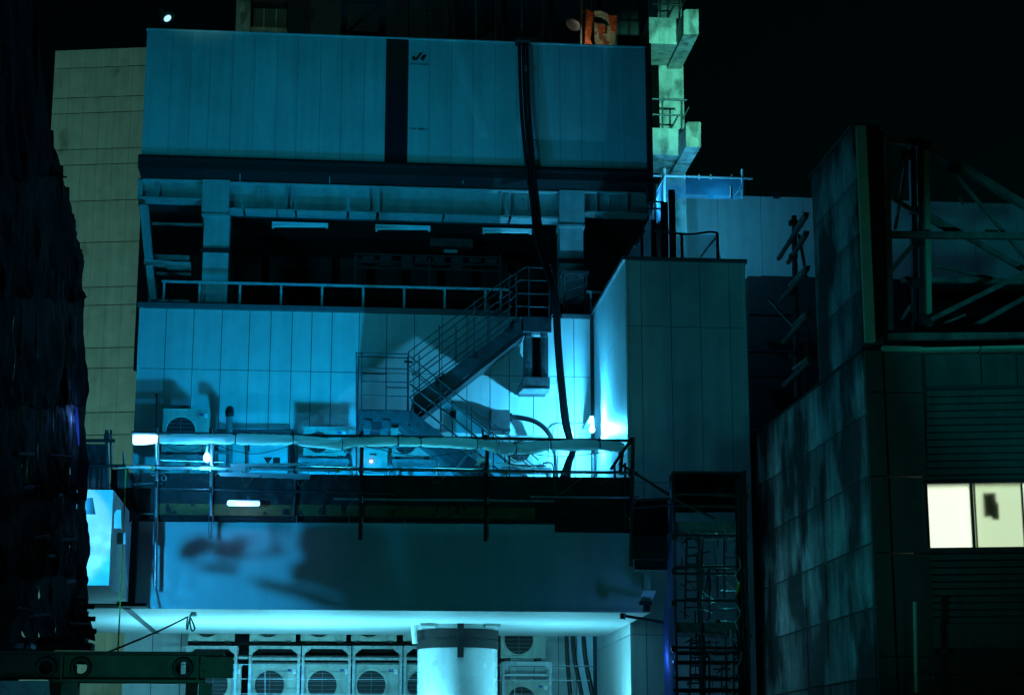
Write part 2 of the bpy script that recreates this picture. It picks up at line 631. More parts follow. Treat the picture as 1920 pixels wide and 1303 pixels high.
def splice(o, px, z0, z1, x=None):
    x = P(px, 370, YC + .2).x if x is None else x
    part(o, 'splice_plate', B().box((x - .17, YC + .21, z0 + .10), (x + .17, YC + .24, z1 - .08)), 'paint')
    for i in range(3):
        for k in range(5):
            bx, bz = x - .10 + i * .10, z0 + .16 + k * (z1 - z0 - .3) / 4
            part(o, 'bolt', B().tube([(bx, YC + .17, bz), (bx, YC + .215, bz)], .026, 6, False), 'paint')


def flange(o, pxa, pxb, z0, w=.34, t=.03):
    xa, xb = P(pxa, 395, YC + .2).x, P(pxb, 395, YC + .2).x
    part(o, 'bottom_flange', B().box((xa, YC + .08 - (w - .34) / 2, z0 - t + .03), (xb, YC + .08 + w - (w - .34) / 2, z0 + .03)), 'paint')


gl_, xa, xb, z0, z1 = girder(262, 382, 339, 339, .46)
for px in (297,):
    x = P(px, 355, YC).x
    part(gl_, 'stiffener', B().box((x - .008, YC + .09, z0 + .03), (x + .008, YC + .24, z1 - .03)), 'paint')
part(gl_, 'end_plate', B().box((xa - .02, YC + .08, z0), (xa + .09, YC + .42, z1)), 'paint')
splice(gl_, 338, z0, z1)
flange(gl_, 262, 381, z0, .4, .05)
gm, xa, xb, z0, z1 = girder(430, 1050, 345, 366, .60)
for px in (538, 547, 693, 712, 940, 957):
    x = P(px, 370, YC).x
    part(gm, 'stiffener', B().box((x - .010, YC + .09, z0 + .03), (x + .010, YC + .24, z1 - .03)), 'paint')
for px in (490, 988):
    splice(gm, px, z0, z1)
for a, b_ in ((430, 456), (460, 518), (521, 553), (557, 650), (655, 705), (711, 829), (834, 953), (958, 1000), (1004, 1048)):
    flange(gm, a, b_, z0 - .06, .46, .05)
gr, xa, xb, z0, z1 = girder(1095, 1215, 362, 366, .52)
for px in (1120, 1178):
    x = P(px, 370, YC).x
    part(gr, 'stiffener', B().box((x - .010, YC + .09, z0 + .03), (x + .010, YC + .24, z1 - .03)), 'paint')
splice(gr, 1150, z0, z1)
flange(gr, 1096, 1214, z0, .4, .05)
# raking post and secondary beams on the left end
part(sf, 'raking_post', B().prism([P(261, 384, YC), P(277, 384, YC), P(286, 486, YC), P(271, 486, YC)], (0, .3, 0)), 'paint')
part(sf, 'raking_post', B().prism([P(273, 497, YC), P(287, 497, YC), P(294, 562, YC), P(280, 562, YC)], (0, .3, 0)), 'paint')
part(sf, 'cross_beam', B().pbox(270, 488, 322, 496, YC + .1, .3).pbox(272, 478, 355, 487, YC + .3, .05), 'paint')
part(sf, 'cross_beam', B().pbox(278, 562, 354, 569, YC + .1, .3), 'white')
part(sf, 'splice_plate', B().pbox(312, 491, 357, 501, YC + .05, .3), 'paint')
part(sf, 'angle_bar', B().pbox(285, 418, 380, 422, YC + 1.2, .1), 'paint')
part(sf, 'angle_bar', B().pbox(293, 511, 358, 515, YC + 1.2, .1), 'paint')
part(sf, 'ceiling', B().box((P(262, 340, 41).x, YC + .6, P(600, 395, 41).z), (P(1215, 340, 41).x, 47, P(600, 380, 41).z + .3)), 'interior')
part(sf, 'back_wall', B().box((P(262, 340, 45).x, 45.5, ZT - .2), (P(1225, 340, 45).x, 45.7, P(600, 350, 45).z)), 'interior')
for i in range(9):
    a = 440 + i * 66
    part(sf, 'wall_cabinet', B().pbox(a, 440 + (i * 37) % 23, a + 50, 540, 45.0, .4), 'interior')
part(sf, 'conduit_tray', B().pbox(445, 408, 1000, 412, YC + .9, .2), 'trim')
part(sf, 'brace', B().bar(P(1205, 430, 41), P(1120, 545, 41), .12, .12), 'darksteel')
part(sf, 'brace', B().bar(P(1070, 515, 40.6), P(1062, 585, 40.6), .1, .1), 'stairsteel')
lat = thing('lattice_post', 'short dark lattice post under the right box column', 'post', P(1078, 590, 40.2))
for px in (1058, 1099):
    part(lat, 'leg', B().bar(P(px, 512, 40.2), P(px, 592, 40.2), .05, .05), 'stairsteel')
for k in range(4):
    part(lat, 'brace', B().bar(P(1058, 530 + 18 * k, 40.2), P(1099, 516 + 18 * k, 40.2), .03, .03), 'stairsteel')
part(lat, 'cap', B().pbox(1052, 507, 1104, 513, 40.15, .3), 'stairsteel')

# roof edge railing
rl = thing('roof_railing', 'pale roof edge railing along the open steel storey', 'railing', P(600, 575, YW + .1))
Yr = YW + .1
za = P(303, 525, Yr).z
part(rl, 'top_rail', B().box((P(303, 525, Yr).x, Yr, za - .05), (P(955, 540, Yr).x, Yr + .05, za)), 'paint')
for px in (307, 374, 450, 527, 604, 681, 758, 834, 910, 939):
    x = P(px, 550, Yr).x
    part(rl, 'post', B().box((x - .025, Yr + .002, ZT + .1), (x + .025, Yr + .048, za - .05)), 'paint')
r2 = thing('roof_railing', 'short stub of roof railing right of the box column beside the tower', 'railing', P(1112, 580, Yr))
part(r2, 'top_rail', B().pbox(1100, 545, 1128, 549, Yr, .05), 'paint')
part(r2, 'post', B().pbox(1106, 549, 1110, 592, Yr + .002, .046), 'paint')

# fluorescent fixtures under the girder, and gear on the dark floor behind
for (a, b_, y0, y1, nm) in ((510, 615, 417, 427, 'leftmost unlit strip light below the long girder'), (704, 807, 422, 433, 'middle unlit strip light below the long girder'), (905, 997, 428, 438, 'right unlit strip light below the girder beside the cables')):
    f = thing('strip_light', nm, 'light', P((a + b_) / 2, y1, 40.9), 'unlit strip lights under the girder')
    part(f, 'housing', B().pbox(a, y0, b_, y0 + 4, 40.9, .14), 'white')
    part(f, 'tube', B().tube([P(a + 3, y0 + 7, 40.95), P(b_ - 3, y0 + 7 + .6, 40.95)], .03, 8), 'white')
    for q in (a, b_ - 4):
        part(f, 'end_cap', B().pbox(q, y0 + 4, q + 4, y1, 40.9, .1), 'white')
    part(f, 'hanger', B().bar(P((a + b_) / 2, y0, 40.97), P((a + b_) / 2, y0 - 22, 40.97), .015), 'darksteel')
eq = thing('equipment_rack', 'dim equipment rack of pipes and boxes inside the dark open storey', 'rack', P(805, 545, 42.5))
for px in (666, 805, 938):
    part(eq, 'post', B().pbox(px - 2, 478, px + 2, 540, 42.5, .06), 'stairsteel')
for py in (478, 492, 503):
    part(eq, 'rail', B().pbox(664, py, 940, py + 3, 42.45, .05), 'stairsteel')
for i, a in enumerate((680, 712, 752, 778, 812, 846, 880, 910)):
    part(eq, 'box', B().pbox(a, 480, a + 22, 492 + i % 3 * 6, 42.6, .3), 'stairsteel')
part(eq, 'control_panel', B().pbox(806, 447, 887, 462, 42.4, .2), 'stairsteel')
part(eq, 'nameplate', B().pbox(832, 468, 858, 474, 42.35, .03), 'paint')

# ------------------------------------------------------------------ white hoarding on top
YH = 39.6
hz1, hz0 = P(270, 56, YH).z, P(263, 291, YH).z
ho = thing('panel_hoarding', 'tall white panel hoarding wrapping the top storey with a small dark emblem', 'hoarding', (0, YH, hz0))
hx = [270, 319, 356, 392, 434, 476, 518, 557, 600, 640, 683, 723]
hx2 = [765, 805, 846.5, 887, 928, 969, 1009, 1050, 1090, 1130, 1169, 1211]
for L in (hx, hx2):
    for i in range(len(L) - 1):
        a, b_ = P(L[i], 180, YH).x, P(L[i + 1], 180, YH).x
        part(ho, 'wall_panel', B().box((a + .004, YH, hz0), (b_ - .004, YH + .05, hz1)), 'panel')
part(ho, 'backing', B().box((P(270, 180, YH).x + .02, YH + .045, hz0), (P(1211, 180, YH).x - .02, YH + 5, hz1 - .02)), 'core')
sx0, sx1 = P(723.5, 180, YH).x, P(764.5, 180, YH).x
zz = hz1
for k, (h, mt) in enumerate(((.14, 'stripeA'), (.20, 'stripeA'), (.2, 'stripeB'), (.2, 'stripeB'), (.26, 'stripeB'))):
    hh = (hz1 - hz0) * h
    part(ho, 'stripe', B().box((sx0, YH + .012, zz - hh + .004), (sx1, YH + .04, zz)), mt)
    zz -= hh
part(ho, 'base_beam', B().box((P(258, 305, YH - .15).x, YH - .06, hz0 - .30), (P(1219, 305, YH - .15).x, YH + .5, hz0 - .004)), 'black')
part(ho, 'base_flange', B().box((P(258, 305, YH - .15).x, YH - .10, hz0 - .13), (P(1219, 305, YH - .15).x, YH - .061, hz0 - .06)), 'darksteel')
part(ho, 'underside', B().box((P(258, 305, YH).x, YH + .1, hz0 - .25), (P(1219, 305, YH).x, YH + 6, hz0 - .08)), 'black')
part(ho, 'end_post', B().box((P(1213, 200, YH).x, YH - .05, hz0 - .7), (P(1222, 200, YH).x, YH + .3, hz1 + .1)), 'darksteel')
part(ho, 'coping', B().box((P(270, 180, YH).x - .02, YH - .02, hz1), (P(1211, 180, YH).x, YH + .1, hz1 + .03)), 'panel')
for px in (450, 618, 868, 1115):
    part(ho, 'drop_rod', B().bar(P(px, 316, YH + .2), P(px, 345, YH + .2), .02), 'paint')
# emblem: a slanted J beside a wedge, with its wording
e0 = YH - .012


def E(px, py):
    p = P(px, py, YH)
    return Vector((p.x, e0, p.z))


J = [E(787.5, 99), E(792.8, 99), E(784.5, 110.5), E(782, 113), E(778, 114), E(774, 113.3), E(772.2, 110.5), E(772.6, 107.5), E(774.8, 106), E(777, 106.4), E(778.3, 107.6), E(777.6, 109.2), E(779.2, 109.6), E(780.6, 108.6)]
part(ho, 'emblem', B().prism(J, (0, .012, 0)), 'print')
part(ho, 'emblem', B().prism([E(790.5, 106.8), E(794.2, 103.2), E(800.2, 104), E(792.8, 116), E(788.2, 110.5)], (0, .012, 0)), 'print')
a = P(767.8, 122.8, YH)
text_mesh('JOINT VENTURE', .045, P(802.5, 122.8, YH).x - a.x, 'print', 'lettering', ho, (a.x, YH - .004, a.z))
a = P(770, 244.5, YH)
text_mesh('大成・東急 JV', .055, P(800, 244.5, YH).x - a.x, 'print', 'lettering', ho, (a.x, YH - .004, a.z))

# ------------------------------------------------------------------ right tower of panels
YT = 35.4
tz = P(1172, 488, YT).z
tx0, tx1 = P(1177, 800, YT).x, P(1404, 800, YT).x
tw = thing('stair_tower', 'tall panelled tower lit on its left flank by the corner bulb', 'tower', ((tx0 + tx1) / 2, YT, 0))
part(tw, 'wall', B().box((tx0 + .03, YT + .03, 0), (tx1 - .02, YT + 6.5, tz)), 'core')
tj = [1177, 1206, 1262, 1318, 1374, 1404]
rows = [tz, P(1280, 613, YT).z, P(1280, 905, YT).z, P(1280, 1190, YT).z, P(1280, 1420, YT).z, 2.0]
for r in range(5):
    for i in range(5):
        a, b_ = P(tj[i], 800, YT).x, P(tj[i + 1], 800, YT).x
        part(tw, 'wall_panel', B().box((a + .006, YT, rows[r + 1] + .006), (b_ - .006, YT + .05, rows[r] - .006)), 'wall')
    for k in range(4):
        ya = YT + .06 + k * (YW - YT - .06) / 4
        yb = ya + (YW - YT - .06) / 4
        part(tw, 'wall_panel', B().box((tx0 + .001, ya + .003, rows[r + 1] + .006), (tx0 + .05, yb - .003, rows[r] - .006)), 'wall')
part(tw, 'corner_trim', B().box((tx0 - .012, YT - .012, 2), (tx0 + .03, YT + .03, tz)), 'white')
part(tw, 'corner_trim', B().box((tx1 - .03, YT - .012, 2), (tx1 + .012, YT + .03, tz)), 'wall')
part(tw, 'parapet_cap', B().box((tx0 - .06, YT - .06, tz), (tx1 + .05, YT + 6, tz + .07)), 'trim')

# ------------------------------------------------------------------ box girder below the walkway
YF = 33.0
gz1, gz0 = P(640, 968, YF).z, P(700, 1140, YF).z
gx0, gx1 = P(120, 1050, YF).x, P(1181, 1050, YF).x
bgd = thing('box_girder', 'huge white steel box girder across the picture, glowing underneath', 'girder', ((gx0 + gx1) / 2, YF, gz0))
part(bgd, 'fascia', B().box((gx0, YF, gz0 + .02), (gx1, YF + .06, gz1)), 'fascia')
part(bgd, 'soffit', B().box((gx0, YF - .03, gz0 - .04), (P(1219, 1140, YF).x, 38.75, gz0 + .018)), 'fascia')
part(bgd, 'end_block', B().box((gx1, YF + .005, gz0 + .02), (P(1219, 1120, YF).x, YF + 3, P(1200, 1078, YF).z)), 'fascia')
part(bgd, 'deck', B().box((gx0, YF + .061, gz1 - .6), (gx1, YW - .02, gz1 - .5)), 'plank')
part(bgd, 'top_lip', B().box((gx0, YF - .004, gz1 - .34), (gx1, YF, gz1 - .32)), 'fascia')
YB = 29.7
bx0, bx1 = P(95, 1010, YB).x, P(208, 1010, YB).x
bz0, bz1 = P(185, 1097, YB).z, P(185, 918, YB).z
part(bgd, 'stub_beam', B().box((bx0, YB, bz0), (bx1, YF - .035, bz1)), 'fascia')
part(bgd, 'lifting_plate', B().prism([P(214, 990, YB + .1), P(227, 990, YB + .1), P(227, 956, YB + .1), P(218, 956, YB + .1), P(214, 964, YB + .1)], (0, .03, 0)), 'fascia')
part(bgd, 'lifting_plate', B().prism([P(212, 1020, YB + .9), P(235, 1020, YB + .9), P(235, 998, YB + .9), P(212, 998, YB + .9)], (0, .03, 0)), 'fascia')
part(bgd, 'weld_seam', B().box((P(232, 1140, YF).x, YF - .02, gz0 - .055), (P(245, 1140, YF).x, 38.7, gz0 - .041)), 'stairsteel')
part(bgd, 'hook_plate', B().pbox(358, 1141, 368, 1155, YF + .6, .2), 'white')
part(bgd, 'end_bracket', B().pbox(1190, 1071, 1219, 1074, YF - .25, .25).pbox(1207, 1074, 1219, 1104, YF - .2, .2), 'fascia')

# steel post in front of the girder's left end
sp = thing('steel_post', 'black steel post with foot plate before the left end of the white girder', 'post', P(243, 1135, 32.6))
part(sp, 'shaft', B().pbox(226, 890, 257, 1131, 32.6, .2), 'black')
part(sp, 'foot_plate', B().pbox(219, 1130, 275, 1136, 32.55, .3), 'black')

# round column
cc = P(858, 1200, 36.5)
cr = .775
cl = thing('round_column', 'thick round white steel column with a black band under the girder', 'column', (cc.x, cc.y, 0))


def ring(r, z0, z1, n=48):
    b_ = B()
    vs = []
    for z in (z0, z1):
        vs += [(cc.x + r * math.cos(2 * math.pi * i / n), cc.y + r * math.sin(2 * math.pi * i / n), z) for i in range(n)]
    b_.add(vs, [(i, (i + 1) % n, n + (i + 1) % n, n + i) for i in range(n)], True)
    b_.add(vs[:n], [list(range(n))[::-1]])
    b_.add(vs[n:], [list(range(n))])
    return b_


def cz(py):
    return P(858, py, cc.y - cr).z


part(cl, 'shaft', ring(cr, 0, gz0 - .041), 'shaft')
part(cl, 'band', ring(cr + .02, cz(1193), cz(1177)), 'black')
part(cl, 'band', ring(cr + .02, cz(1213), cz(1197)), 'black')
part(cl, 'band_groove', ring(cr + .008, cz(1197), cz(1193)), 'acdark')
part(cl, 'strap', B().box((cc.x - .06, cc.y - cr - .09, cz(1232)), (cc.x + .06, cc.y - cr - .021, cz(1165))), 'black')
for a0 in (-128, -52):
    for py in (1168, 1250):
        n = 5
        b_ = B()
        vs = []
        for k in range(n + 1):
            an = R(a0 + (k - 2.5) * (2.2 if a0 == -128 else 1.1))
            for dz in (0, .09):
                vs.append((cc.x + (cr + .006) * math.cos(an), cc.y + (cr + .006) * math.sin(an), cz(py) + dz + (k * .012 if a0 == -128 else 0)))
        b_.add(vs, [(2 * k, 2 * k + 2, 2 * k + 3, 2 * k + 1) for k in range(n)])
        part(cl, 'tape_mark', b_, 'paint' if a0 == -128 else 'white')
for sgn, px in ((-1, 790), (1, 925)):
    part(cl, 'soffit_plate', B().box((cc.x + sgn * .62 - .14, cc.y - cr - .1, gz0 - .10), (cc.x + sgn * .62 + .14, cc.y - cr + .2, gz0 - .045)), 'paint')
dp = thing('drain_pipe', 'white drain pipe dropping from the soffit just left of the round column', 'pipe', P(772, 1210, 36.0))
part(dp, 'flange', B().pbox(757, 1156, 780, 1160, 36.0, .2), 'trim')
part(dp, 'pipe', B().tube([P(776, 1158, 36.1), P(776, 1178, 36.1), P(778, 1206, 36.1)], .055, 10), 'white')


# ------------------------------------------------------------------ outdoor units
def make_ac(w, h, d=.34):
    t = thing('outdoor_unit', '', 'outdoor unit', (0, 0, 0))
    hx_ = w / 2
    part(t, 'body', B().box((-hx_, .03, .04), (hx_, d, h)), 'ac')
    r = min(w * .32, (h - .1) * .44)
    fx, fz = -hx_ + r + .055 * w + .02, .04 + (h - .04) / 2 - .01
    x1 = fx + r + .06
    part(t, 'front_panel', B().holed(-hx_ - .005, x1, .03, h + .004, fx, fz, r, 0, .028), 'ac')
    part(t, 'service_panel', B().box((x1 + .006, .006, .03), (hx_ + .005, .029, h + .004)), 'ac')
    vs = [(fx + r * 1.02 * math.cos(2 * math.pi * i / 32), .0285, fz + r * 1.02 * math.sin(2 * math.pi * i / 32)) for i in range(32)]
    part(t, 'fan_opening', B().add(vs, [list(range(32))]), 'acdark')
    gb = B()
    for k in range(-3, 4):
        zz_ = fz + k * r * .27
        ln = math.sqrt(max(0, r * r - (zz_ - fz) ** 2))
        gb.bar((fx - ln, -.008, zz_), (fx + ln, -.008, zz_), .01, .01)
    gb.bar((fx, -.016, fz - r), (fx, -.016, fz + r), .008, .012)
    part(t, 'grille', gb, 'trim', kind='stuff')
    b_ = B()
    for rr in (r * 1.0, r * 1.10):
        pass
    n = 32
    vs, fs = [], []
    for i in range(n):
        a = 2 * math.pi * i / n
        for rr, yy in ((r, -.004), (r * 1.07, -.016), (r * 1.13, -.002)):
            vs.append((fx + rr * math.cos(a), yy, fz + rr * math.sin(a)))
    for i in range(n):
        j = (i + 1) % n
        for k in range(2):
            fs.append((3 * i + k, 3 * j + k, 3 * j + k + 1, 3 * i + k + 1))
    part(t, 'fan_ring', B().add(vs, fs, True), 'ac')
    part(t, 'badge', B().box((hx_ - .20, .000, h - .11), (hx_ - .12, .006, h - .06)), 'acbadge')
    part(t, 'rating_label', B().box((hx_ - .09, .001, h - .16), (hx_ - .02, .006, h - .07)), 'white')
    part(t, 'top_cover', B().box((-hx_ - .012, -.012, h + .004), (hx_ + .012, d + .01, h + .03)), 'ac')
    for sx in (-1, 1):
        part(t, 'foot', B().box((sx * hx_ * .7 - .06, .0, 0), (sx * hx_ * .7 + .06, d + .03, .039)), 'darksteel')
    return t


def put(src, first, p, label, group):
    o = src if first else copy_tree(src)
    o.location = p
    o['label'] = label
    o['group'] = group
    o['_w'] = tuple(p)
    return o


YU = 39.1
big = make_ac(.95, .92)
ac_up = 'outdoor units on the roof deck'
ac_lo = 'outdoor units racked below the girder'


def ac_at(pxl, pxr, pyb, Y, label, group, first=False, src=None):
    p = P((pxl + pxr) / 2, pyb, Y)
    return put(src, first, p, label, group)


ac_at(304, 388, 850, YU, 'outdoor unit standing tallest beside the gooseneck vent at the left of the panelled wall', ac_up, True, big)
small = make_ac(.90, .62)
ac_at(573, 645, 857, YU, 'small outdoor unit left of the grey meter box behind the rolled sheet', ac_up, True, small)
ac_at(740, 806, 859, YU + .1, 'small outdoor unit under the stair landing right of the meter box', ac_up, False, small)
ac_at(945, 1030, 873, YU + .1, 'small outdoor unit behind the lower stair flight below the junction box', ac_up, False, small)
med = make_ac(.93, .80)
lows = [(352, 440, 'leftmost in the cut-off upper row of units under the girder', 0), (470, 552, 'second from left in the cut-off upper row of units under the girder', 0),
        (568, 645, 'third from left in the cut-off upper row of units under the girder', 0), (662, 740, 'fourth from left in the cut-off upper row of units under the girder', 0),
        (757, 840, 'upper row unit half hidden by the left edge of the round column', 0)]
YL = 39.15
for i, (a, b_, lb, _) in enumerate(lows):
    ac_at(a, b_, 1204, YL, 'outdoor unit, ' + lb, ac_lo, i == 0, med)
ac_at(943, 1020, 1236, YL, 'outdoor unit right of the round column, upper of its pair', ac_lo, False, med)
for (a, b_, lb) in ((470, 556, 'in the lower row under the rack, leftmost beside the gantry'), (572, 652, 'in the lower row under the rack, second from left'), (662, 746, 'in the lower row under the rack, third from left'), (757, 842, 'in the lower row half hidden by the round column')):
    ac_at(a, b_, 1322, YL, 'outdoor unit ' + lb, ac_lo, False, med)
ac_at(945, 1028, 1352, YL, 'outdoor unit right of the round column, lower of its pair', ac_lo, False, med)
ac_at(368, 446, 1322, YL, 'outdoor unit in the lower row mostly hidden behind the gantry beam', ac_lo, False, med)


def rack(pl, pr, ptop, label):
    t = thing('unit_rack', label, 'rack', P((pl + pr) / 2, ptop, YL), 'galvanised racks under the outdoor units')
    zt = P((pl + pr) / 2, ptop, YL - .06).z
    xl, xr = P(pl, ptop, YL - .06).x, P(pr, ptop, YL - .06).x
    for x in (xl, xr):
        for y in (YL - .08, YL + .45):
            part(t, 'post', B().box((x - .028, y, zt - 2.6), (x + .028, y + .04, zt - .001)), 'galv')
    part(t, 'top_rail', B().box((xl - .03, YL - .085, zt - .055), (xr + .03, YL - .081, zt)).box((xl - .03, YL - .085, zt), (xr + .03, YL + .49, zt + .008)), 'galv')
    part(t, 'mid_rail', B().box((xl - .02, YL - .02, zt - .28), (xr + .02, YL + .03, zt - .235)), 'galv')
    for sx, x in ((1, xl), (-1, xr)):
        part(t, 'gusset', B().prism([(x + sx * .03, YL - .09, zt - .056), (x + sx * .16, YL - .09, zt - .056), (x + sx * .03, YL - .09, zt - .16)], (0, .01, 0)), 'galv')
    zb = P((pl + pr) / 2, 1322, YL).z
    part(t, 'shelf', B().box((xl - .02, YL - .05, zb - .05), (xr + .02, YL + .49, zb)), 'galv')
    return t


for a, b_, lb in ((352, 443, 'leftmost galvanised rack, rising out of the gantry beam'), (470, 561, 'galvanised rack second from left under the girder'), (569, 656, 'galvanised rack third from left under the girder'), (664, 752, 'galvanised rack just left of the drain pipe'), (760, 850, 'galvanised rack behind the round column')):
    rack(a, b_, 1211, lb)
rack(944, 1032, 1241, 'galvanised rack right of the round column')
for (a, b_, py, r_, lb) in ((440, 780, 1232, .05, 'upper horizontal refrigerant pipe run behind the racks'), (470, 780, 1243, .035, 'lower horizontal refrigerant pipe run behind the racks')):
    tag(B().tube([P(a, py, YL + .2), P(b_, py + 1, YL + .2)], r_, 8).build('pipe', 'galv'), lb, 'pipe')
pw = P(400, 1196, YL + .55)
tag(B().box((P(446, 1200, 39.9).x, 39.86, 4), (P(468, 1200, 39.9).x, 39.97, P(446, 1180, 39.9).z)).build('duct', 'black'), 'black vertical duct between the two leftmost unit racks', 'duct')
bk = thing('backing_board', 'dark mesh board closing the wall behind the rows of outdoor units', 'board', P(600, 1250, 39.9))
part(bk, 'board', B().box((P(352, 1200, 39.9).x, 39.93, 3.5), (P(946, 1200, 39.9).x, 39.985, P(446, 1165, 39.9).z)), 'black')
wl = thing('wire_fence', 'thin wire safety fence strung before the lower racks of units', 'fence', P(700, 1303, 38.6))
for py in (1245, 1272, 1300):
    part(wl, 'wire', B().bar(P(436, py, 38.6), P(1105, py + 3, 38.6), .012), 'galv')
for px in (497, 576, 733, 965):
    part(wl, 'wire', B().bar(P(px, 1246, 38.61), P(px, 1340, 38.61), .012), 'galv')

# stands below the upper units
for (a, b_, py, lb) in ((300, 385, 853, 'steel stand under the tallest outdoor unit'), (560, 655, 860, 'steel stand left of the meter box under a small unit'), (736, 836, 862, 'steel stand with louvred side under the stair landing'), (940, 1034, 876, 'steel stand at the foot of the lower stair flight')):
    s_ = thing('unit_stand', lb, 'stand', P((a + b_) / 2, 905, YU), 'stands under the roof deck units')
    zt = P((a + b_) / 2, py, YU).z
    xl, xr = P(a, py, YU).x, P(b_, py, YU).x
    part(s_, 'frame', B().box((xl, YU - .06, zt - .075), (xr, YU + .5, zt)), 'galv')
    for x in (xl + .04, xr - .04):
        for y in (YU - .03, YU + .44):
            part(s_, 'leg', B().box((x - .03, y - .02, gz1 - .5), (x + .03, y + .03, zt - .076)), 'galv')

# ------------------------------------------------------------------ small things on the panelled wall
mbx = thing('meter_box', 'square grey box with an orange pilot lamp behind the walkway', 'box', P(702, 880, 38.9))
part(mbx, 'cabinet', B().pbox(676, 844, 726, 884, 38.9, .3), 'ac')
part(mbx, 'lid', B().pbox(673, 840, 728, 844, 38.86, .36), 'ac')
part(mbx, 'pilot_lamp', B().tube([P(696, 864.5, 38.9), P(696, 864.5, 38.86)], .035, 10), 'orange')
part(mbx, 'nameplate', B().pbox(693, 850, 706, 853, 38.89, .01), 'print')
jb = thing('junction_box', 'grey steel junction box on the wall with a thick hose', 'box', P(938, 806, 39.6))
part(jb, 'cabinet', B().pbox(921, 768, 956, 803, 39.55, .43), 'stairsteel')
part(jb, 'base', B().pbox(919, 803, 957, 807, 39.5, .48), 'darksteel')
part(jb, 'gland', B().tube([P(956, 782, 39.7), P(960, 782, 39.7)], .09, 10), 'black')
tag(B().tube(path([P(958, 782, 39.7), P(975, 783, 39.7), P(1003, 790, 39.6), P(1024, 806, 39.5), P(1036, 828, 39.4), P(1042, 858, 39.3), P(1040, 900, 39.3)]), .055, 10).build('hose', 'cable'), 'thick black hose curving from the junction box down to the deck', 'hose')
gv = thing('vent_pipe', 'gooseneck vent pipe with dark cap right of the tallest outdoor unit', 'pipe', P(430, 880, 39.4))
part(gv, 'pipe', B().tube([P(430, 900, 39.5), P(430, 778, 39.5)], .07, 12), 'galv')
part(gv, 'hood', B().tube(path([P(430, 780, 39.5), P(430, 772, 39.45), P(431, 768, 39.3), P(431, 774, 39.2), P(431, 780, 39.2)], 4), [.085] * 17, 12), 'darksteel')
part(gv, 'elbow', B().tube([P(400, 847, 39.4), P(430, 848, 39.4)], .045, 10), 'galv')
cp = thing('conduit', 'pair of conduits running level to the right of the vent pipe', 'conduit', P(480, 812, 39.7))
for k in range(3):
    part(cp, 'pipe', B().tube(path([P(405, 806 + 3 * k, 39.7), P(480, 807 + 3 * k, 39.7), P(540, 808 + 3 * k, 39.7), P(549 - k * 3, 813 + 3 * k, 39.7), P(552 - k * 3, 880, 39.7)], 4), .022, 6), 'darkpipe')
cb = thing('door_panel', 'steel service door with a red triangle sign behind the scaffold rail', 'door', P(502, 905, 39.8))
part(cb, 'leaf', B().pbox(466, 828, 540, 905, 39.85, .1), 'wall')
part(cb, 'handle', B().pbox(465, 834, 468, 845, 39.82, .03), 'black')
part(cb, 'warning_triangle', B().prism([P(494, 857, 39.84), P(510.5, 857, 39.84), P(502, 871, 39.84)], (0, .008, 0)), 'red')
part(cb, 'warning_square', B().pbox(512, 857.5, 525, 871, 39.84, .008), 'print')
pl = thing('vertical_bar', 'thin black bar standing before the tallest outdoor unit', 'bar', P(294, 830, 38.4))
part(pl, 'bar', B().tube([P(294, 740, 38.4), P(294, 880, 38.4)], .022, 8), 'black')
part(pl, 'cap', B().tube([P(294, 738, 38.4), P(294, 746, 38.4)], .03, 8), 'black')

for k, (pts, r_, lb) in enumerate((
        ([(388, 838), (398, 842), (402, 866), (404, 900)], .022, 'insulated line dropping beside the tallest outdoor unit'),
        ([(645, 846), (656, 850), (660, 880), (661, 905)], .022, 'insulated line between small unit and meter box'),
        ([(620, 818), (664, 818), (668, 840), (668, 900)], .018, 'thin conduit over the small unit left of the meter box'),
        ([(728, 838), (760, 836), (800, 838), (812, 850)], .030, 'pale pipe stub running right from the meter box'),
        ([(806, 852), (818, 858), (824, 900)], .02, 'insulated line at the right of the unit under the landing'),
        ([(1018, 868), (1036, 870), (1040, 905)], .02, 'insulated line right of the unit behind the stair foot'))):
    tag(B().tube(path([P(x, y, 38.85) for x, y in pts], 5), r_, 6).build('pipe', 'galv' if k in (3,) else 'darkpipe'), lb, 'pipe')
# corner bulb with its bracket
bl = thing('bulb_lamp', 'blazing bare bulb in the corner of panelled wall and tower', 'lamp', P(1110, 808, 39.4))
p = P(1110, 806, 38.8)
bm_ = bmesh.new()
bmesh.ops.create_uvsphere(bm_, u_segments=16, v_segments=10, radius=.062)
me = bpy.data.meshes.new('globe')
bm_.to_mesh(me)
bm_.free()
me.materials.append(M['bulb'])
o = bpy.data.objects.new('globe', me)
COL.objects.link(o)
o.parent = bl
o.location = p - Vector(bl['_w'])
part(bl, 'socket', B().tube([P(1111, 785, 38.8), P(1111, 799, 38.8)], [.03, .045], 10), 'white')
part(bl, 'bracket', B().pbox(1106, 780, 1113, 786, 38.75, 1.2), 'white')
part(bl, 'conduit', B().tube(path([P(1106, 794, 39.85), P(1085, 796, 39.85), P(1048, 795, 39.85), P(1040, 799, 39.85), P(1037, 810, 39.85), P(1036, 850, 39.85)], 4), .022, 6), 'galv')
# the tower foot pipe in the corner
tag(B().tube([P(1112, 850, 39.6), P(1112, 905, 39.6)], .05, 8).build('pipe', 'darkpipe'), 'short dark pipe below the corner bulb', 'pipe')

# ------------------------------------------------------------------ stair
st = thing('steel_stair', 'dark steel switchback stair with railings climbing the panelled wall', 'stair', P(770, 880, 38.6))
YN, YM, YFs = 37.9, 38.7, 39.5      # front, middle, back lines of the two flights


def wp(px, py, Y):
    return P(px, py, Y)


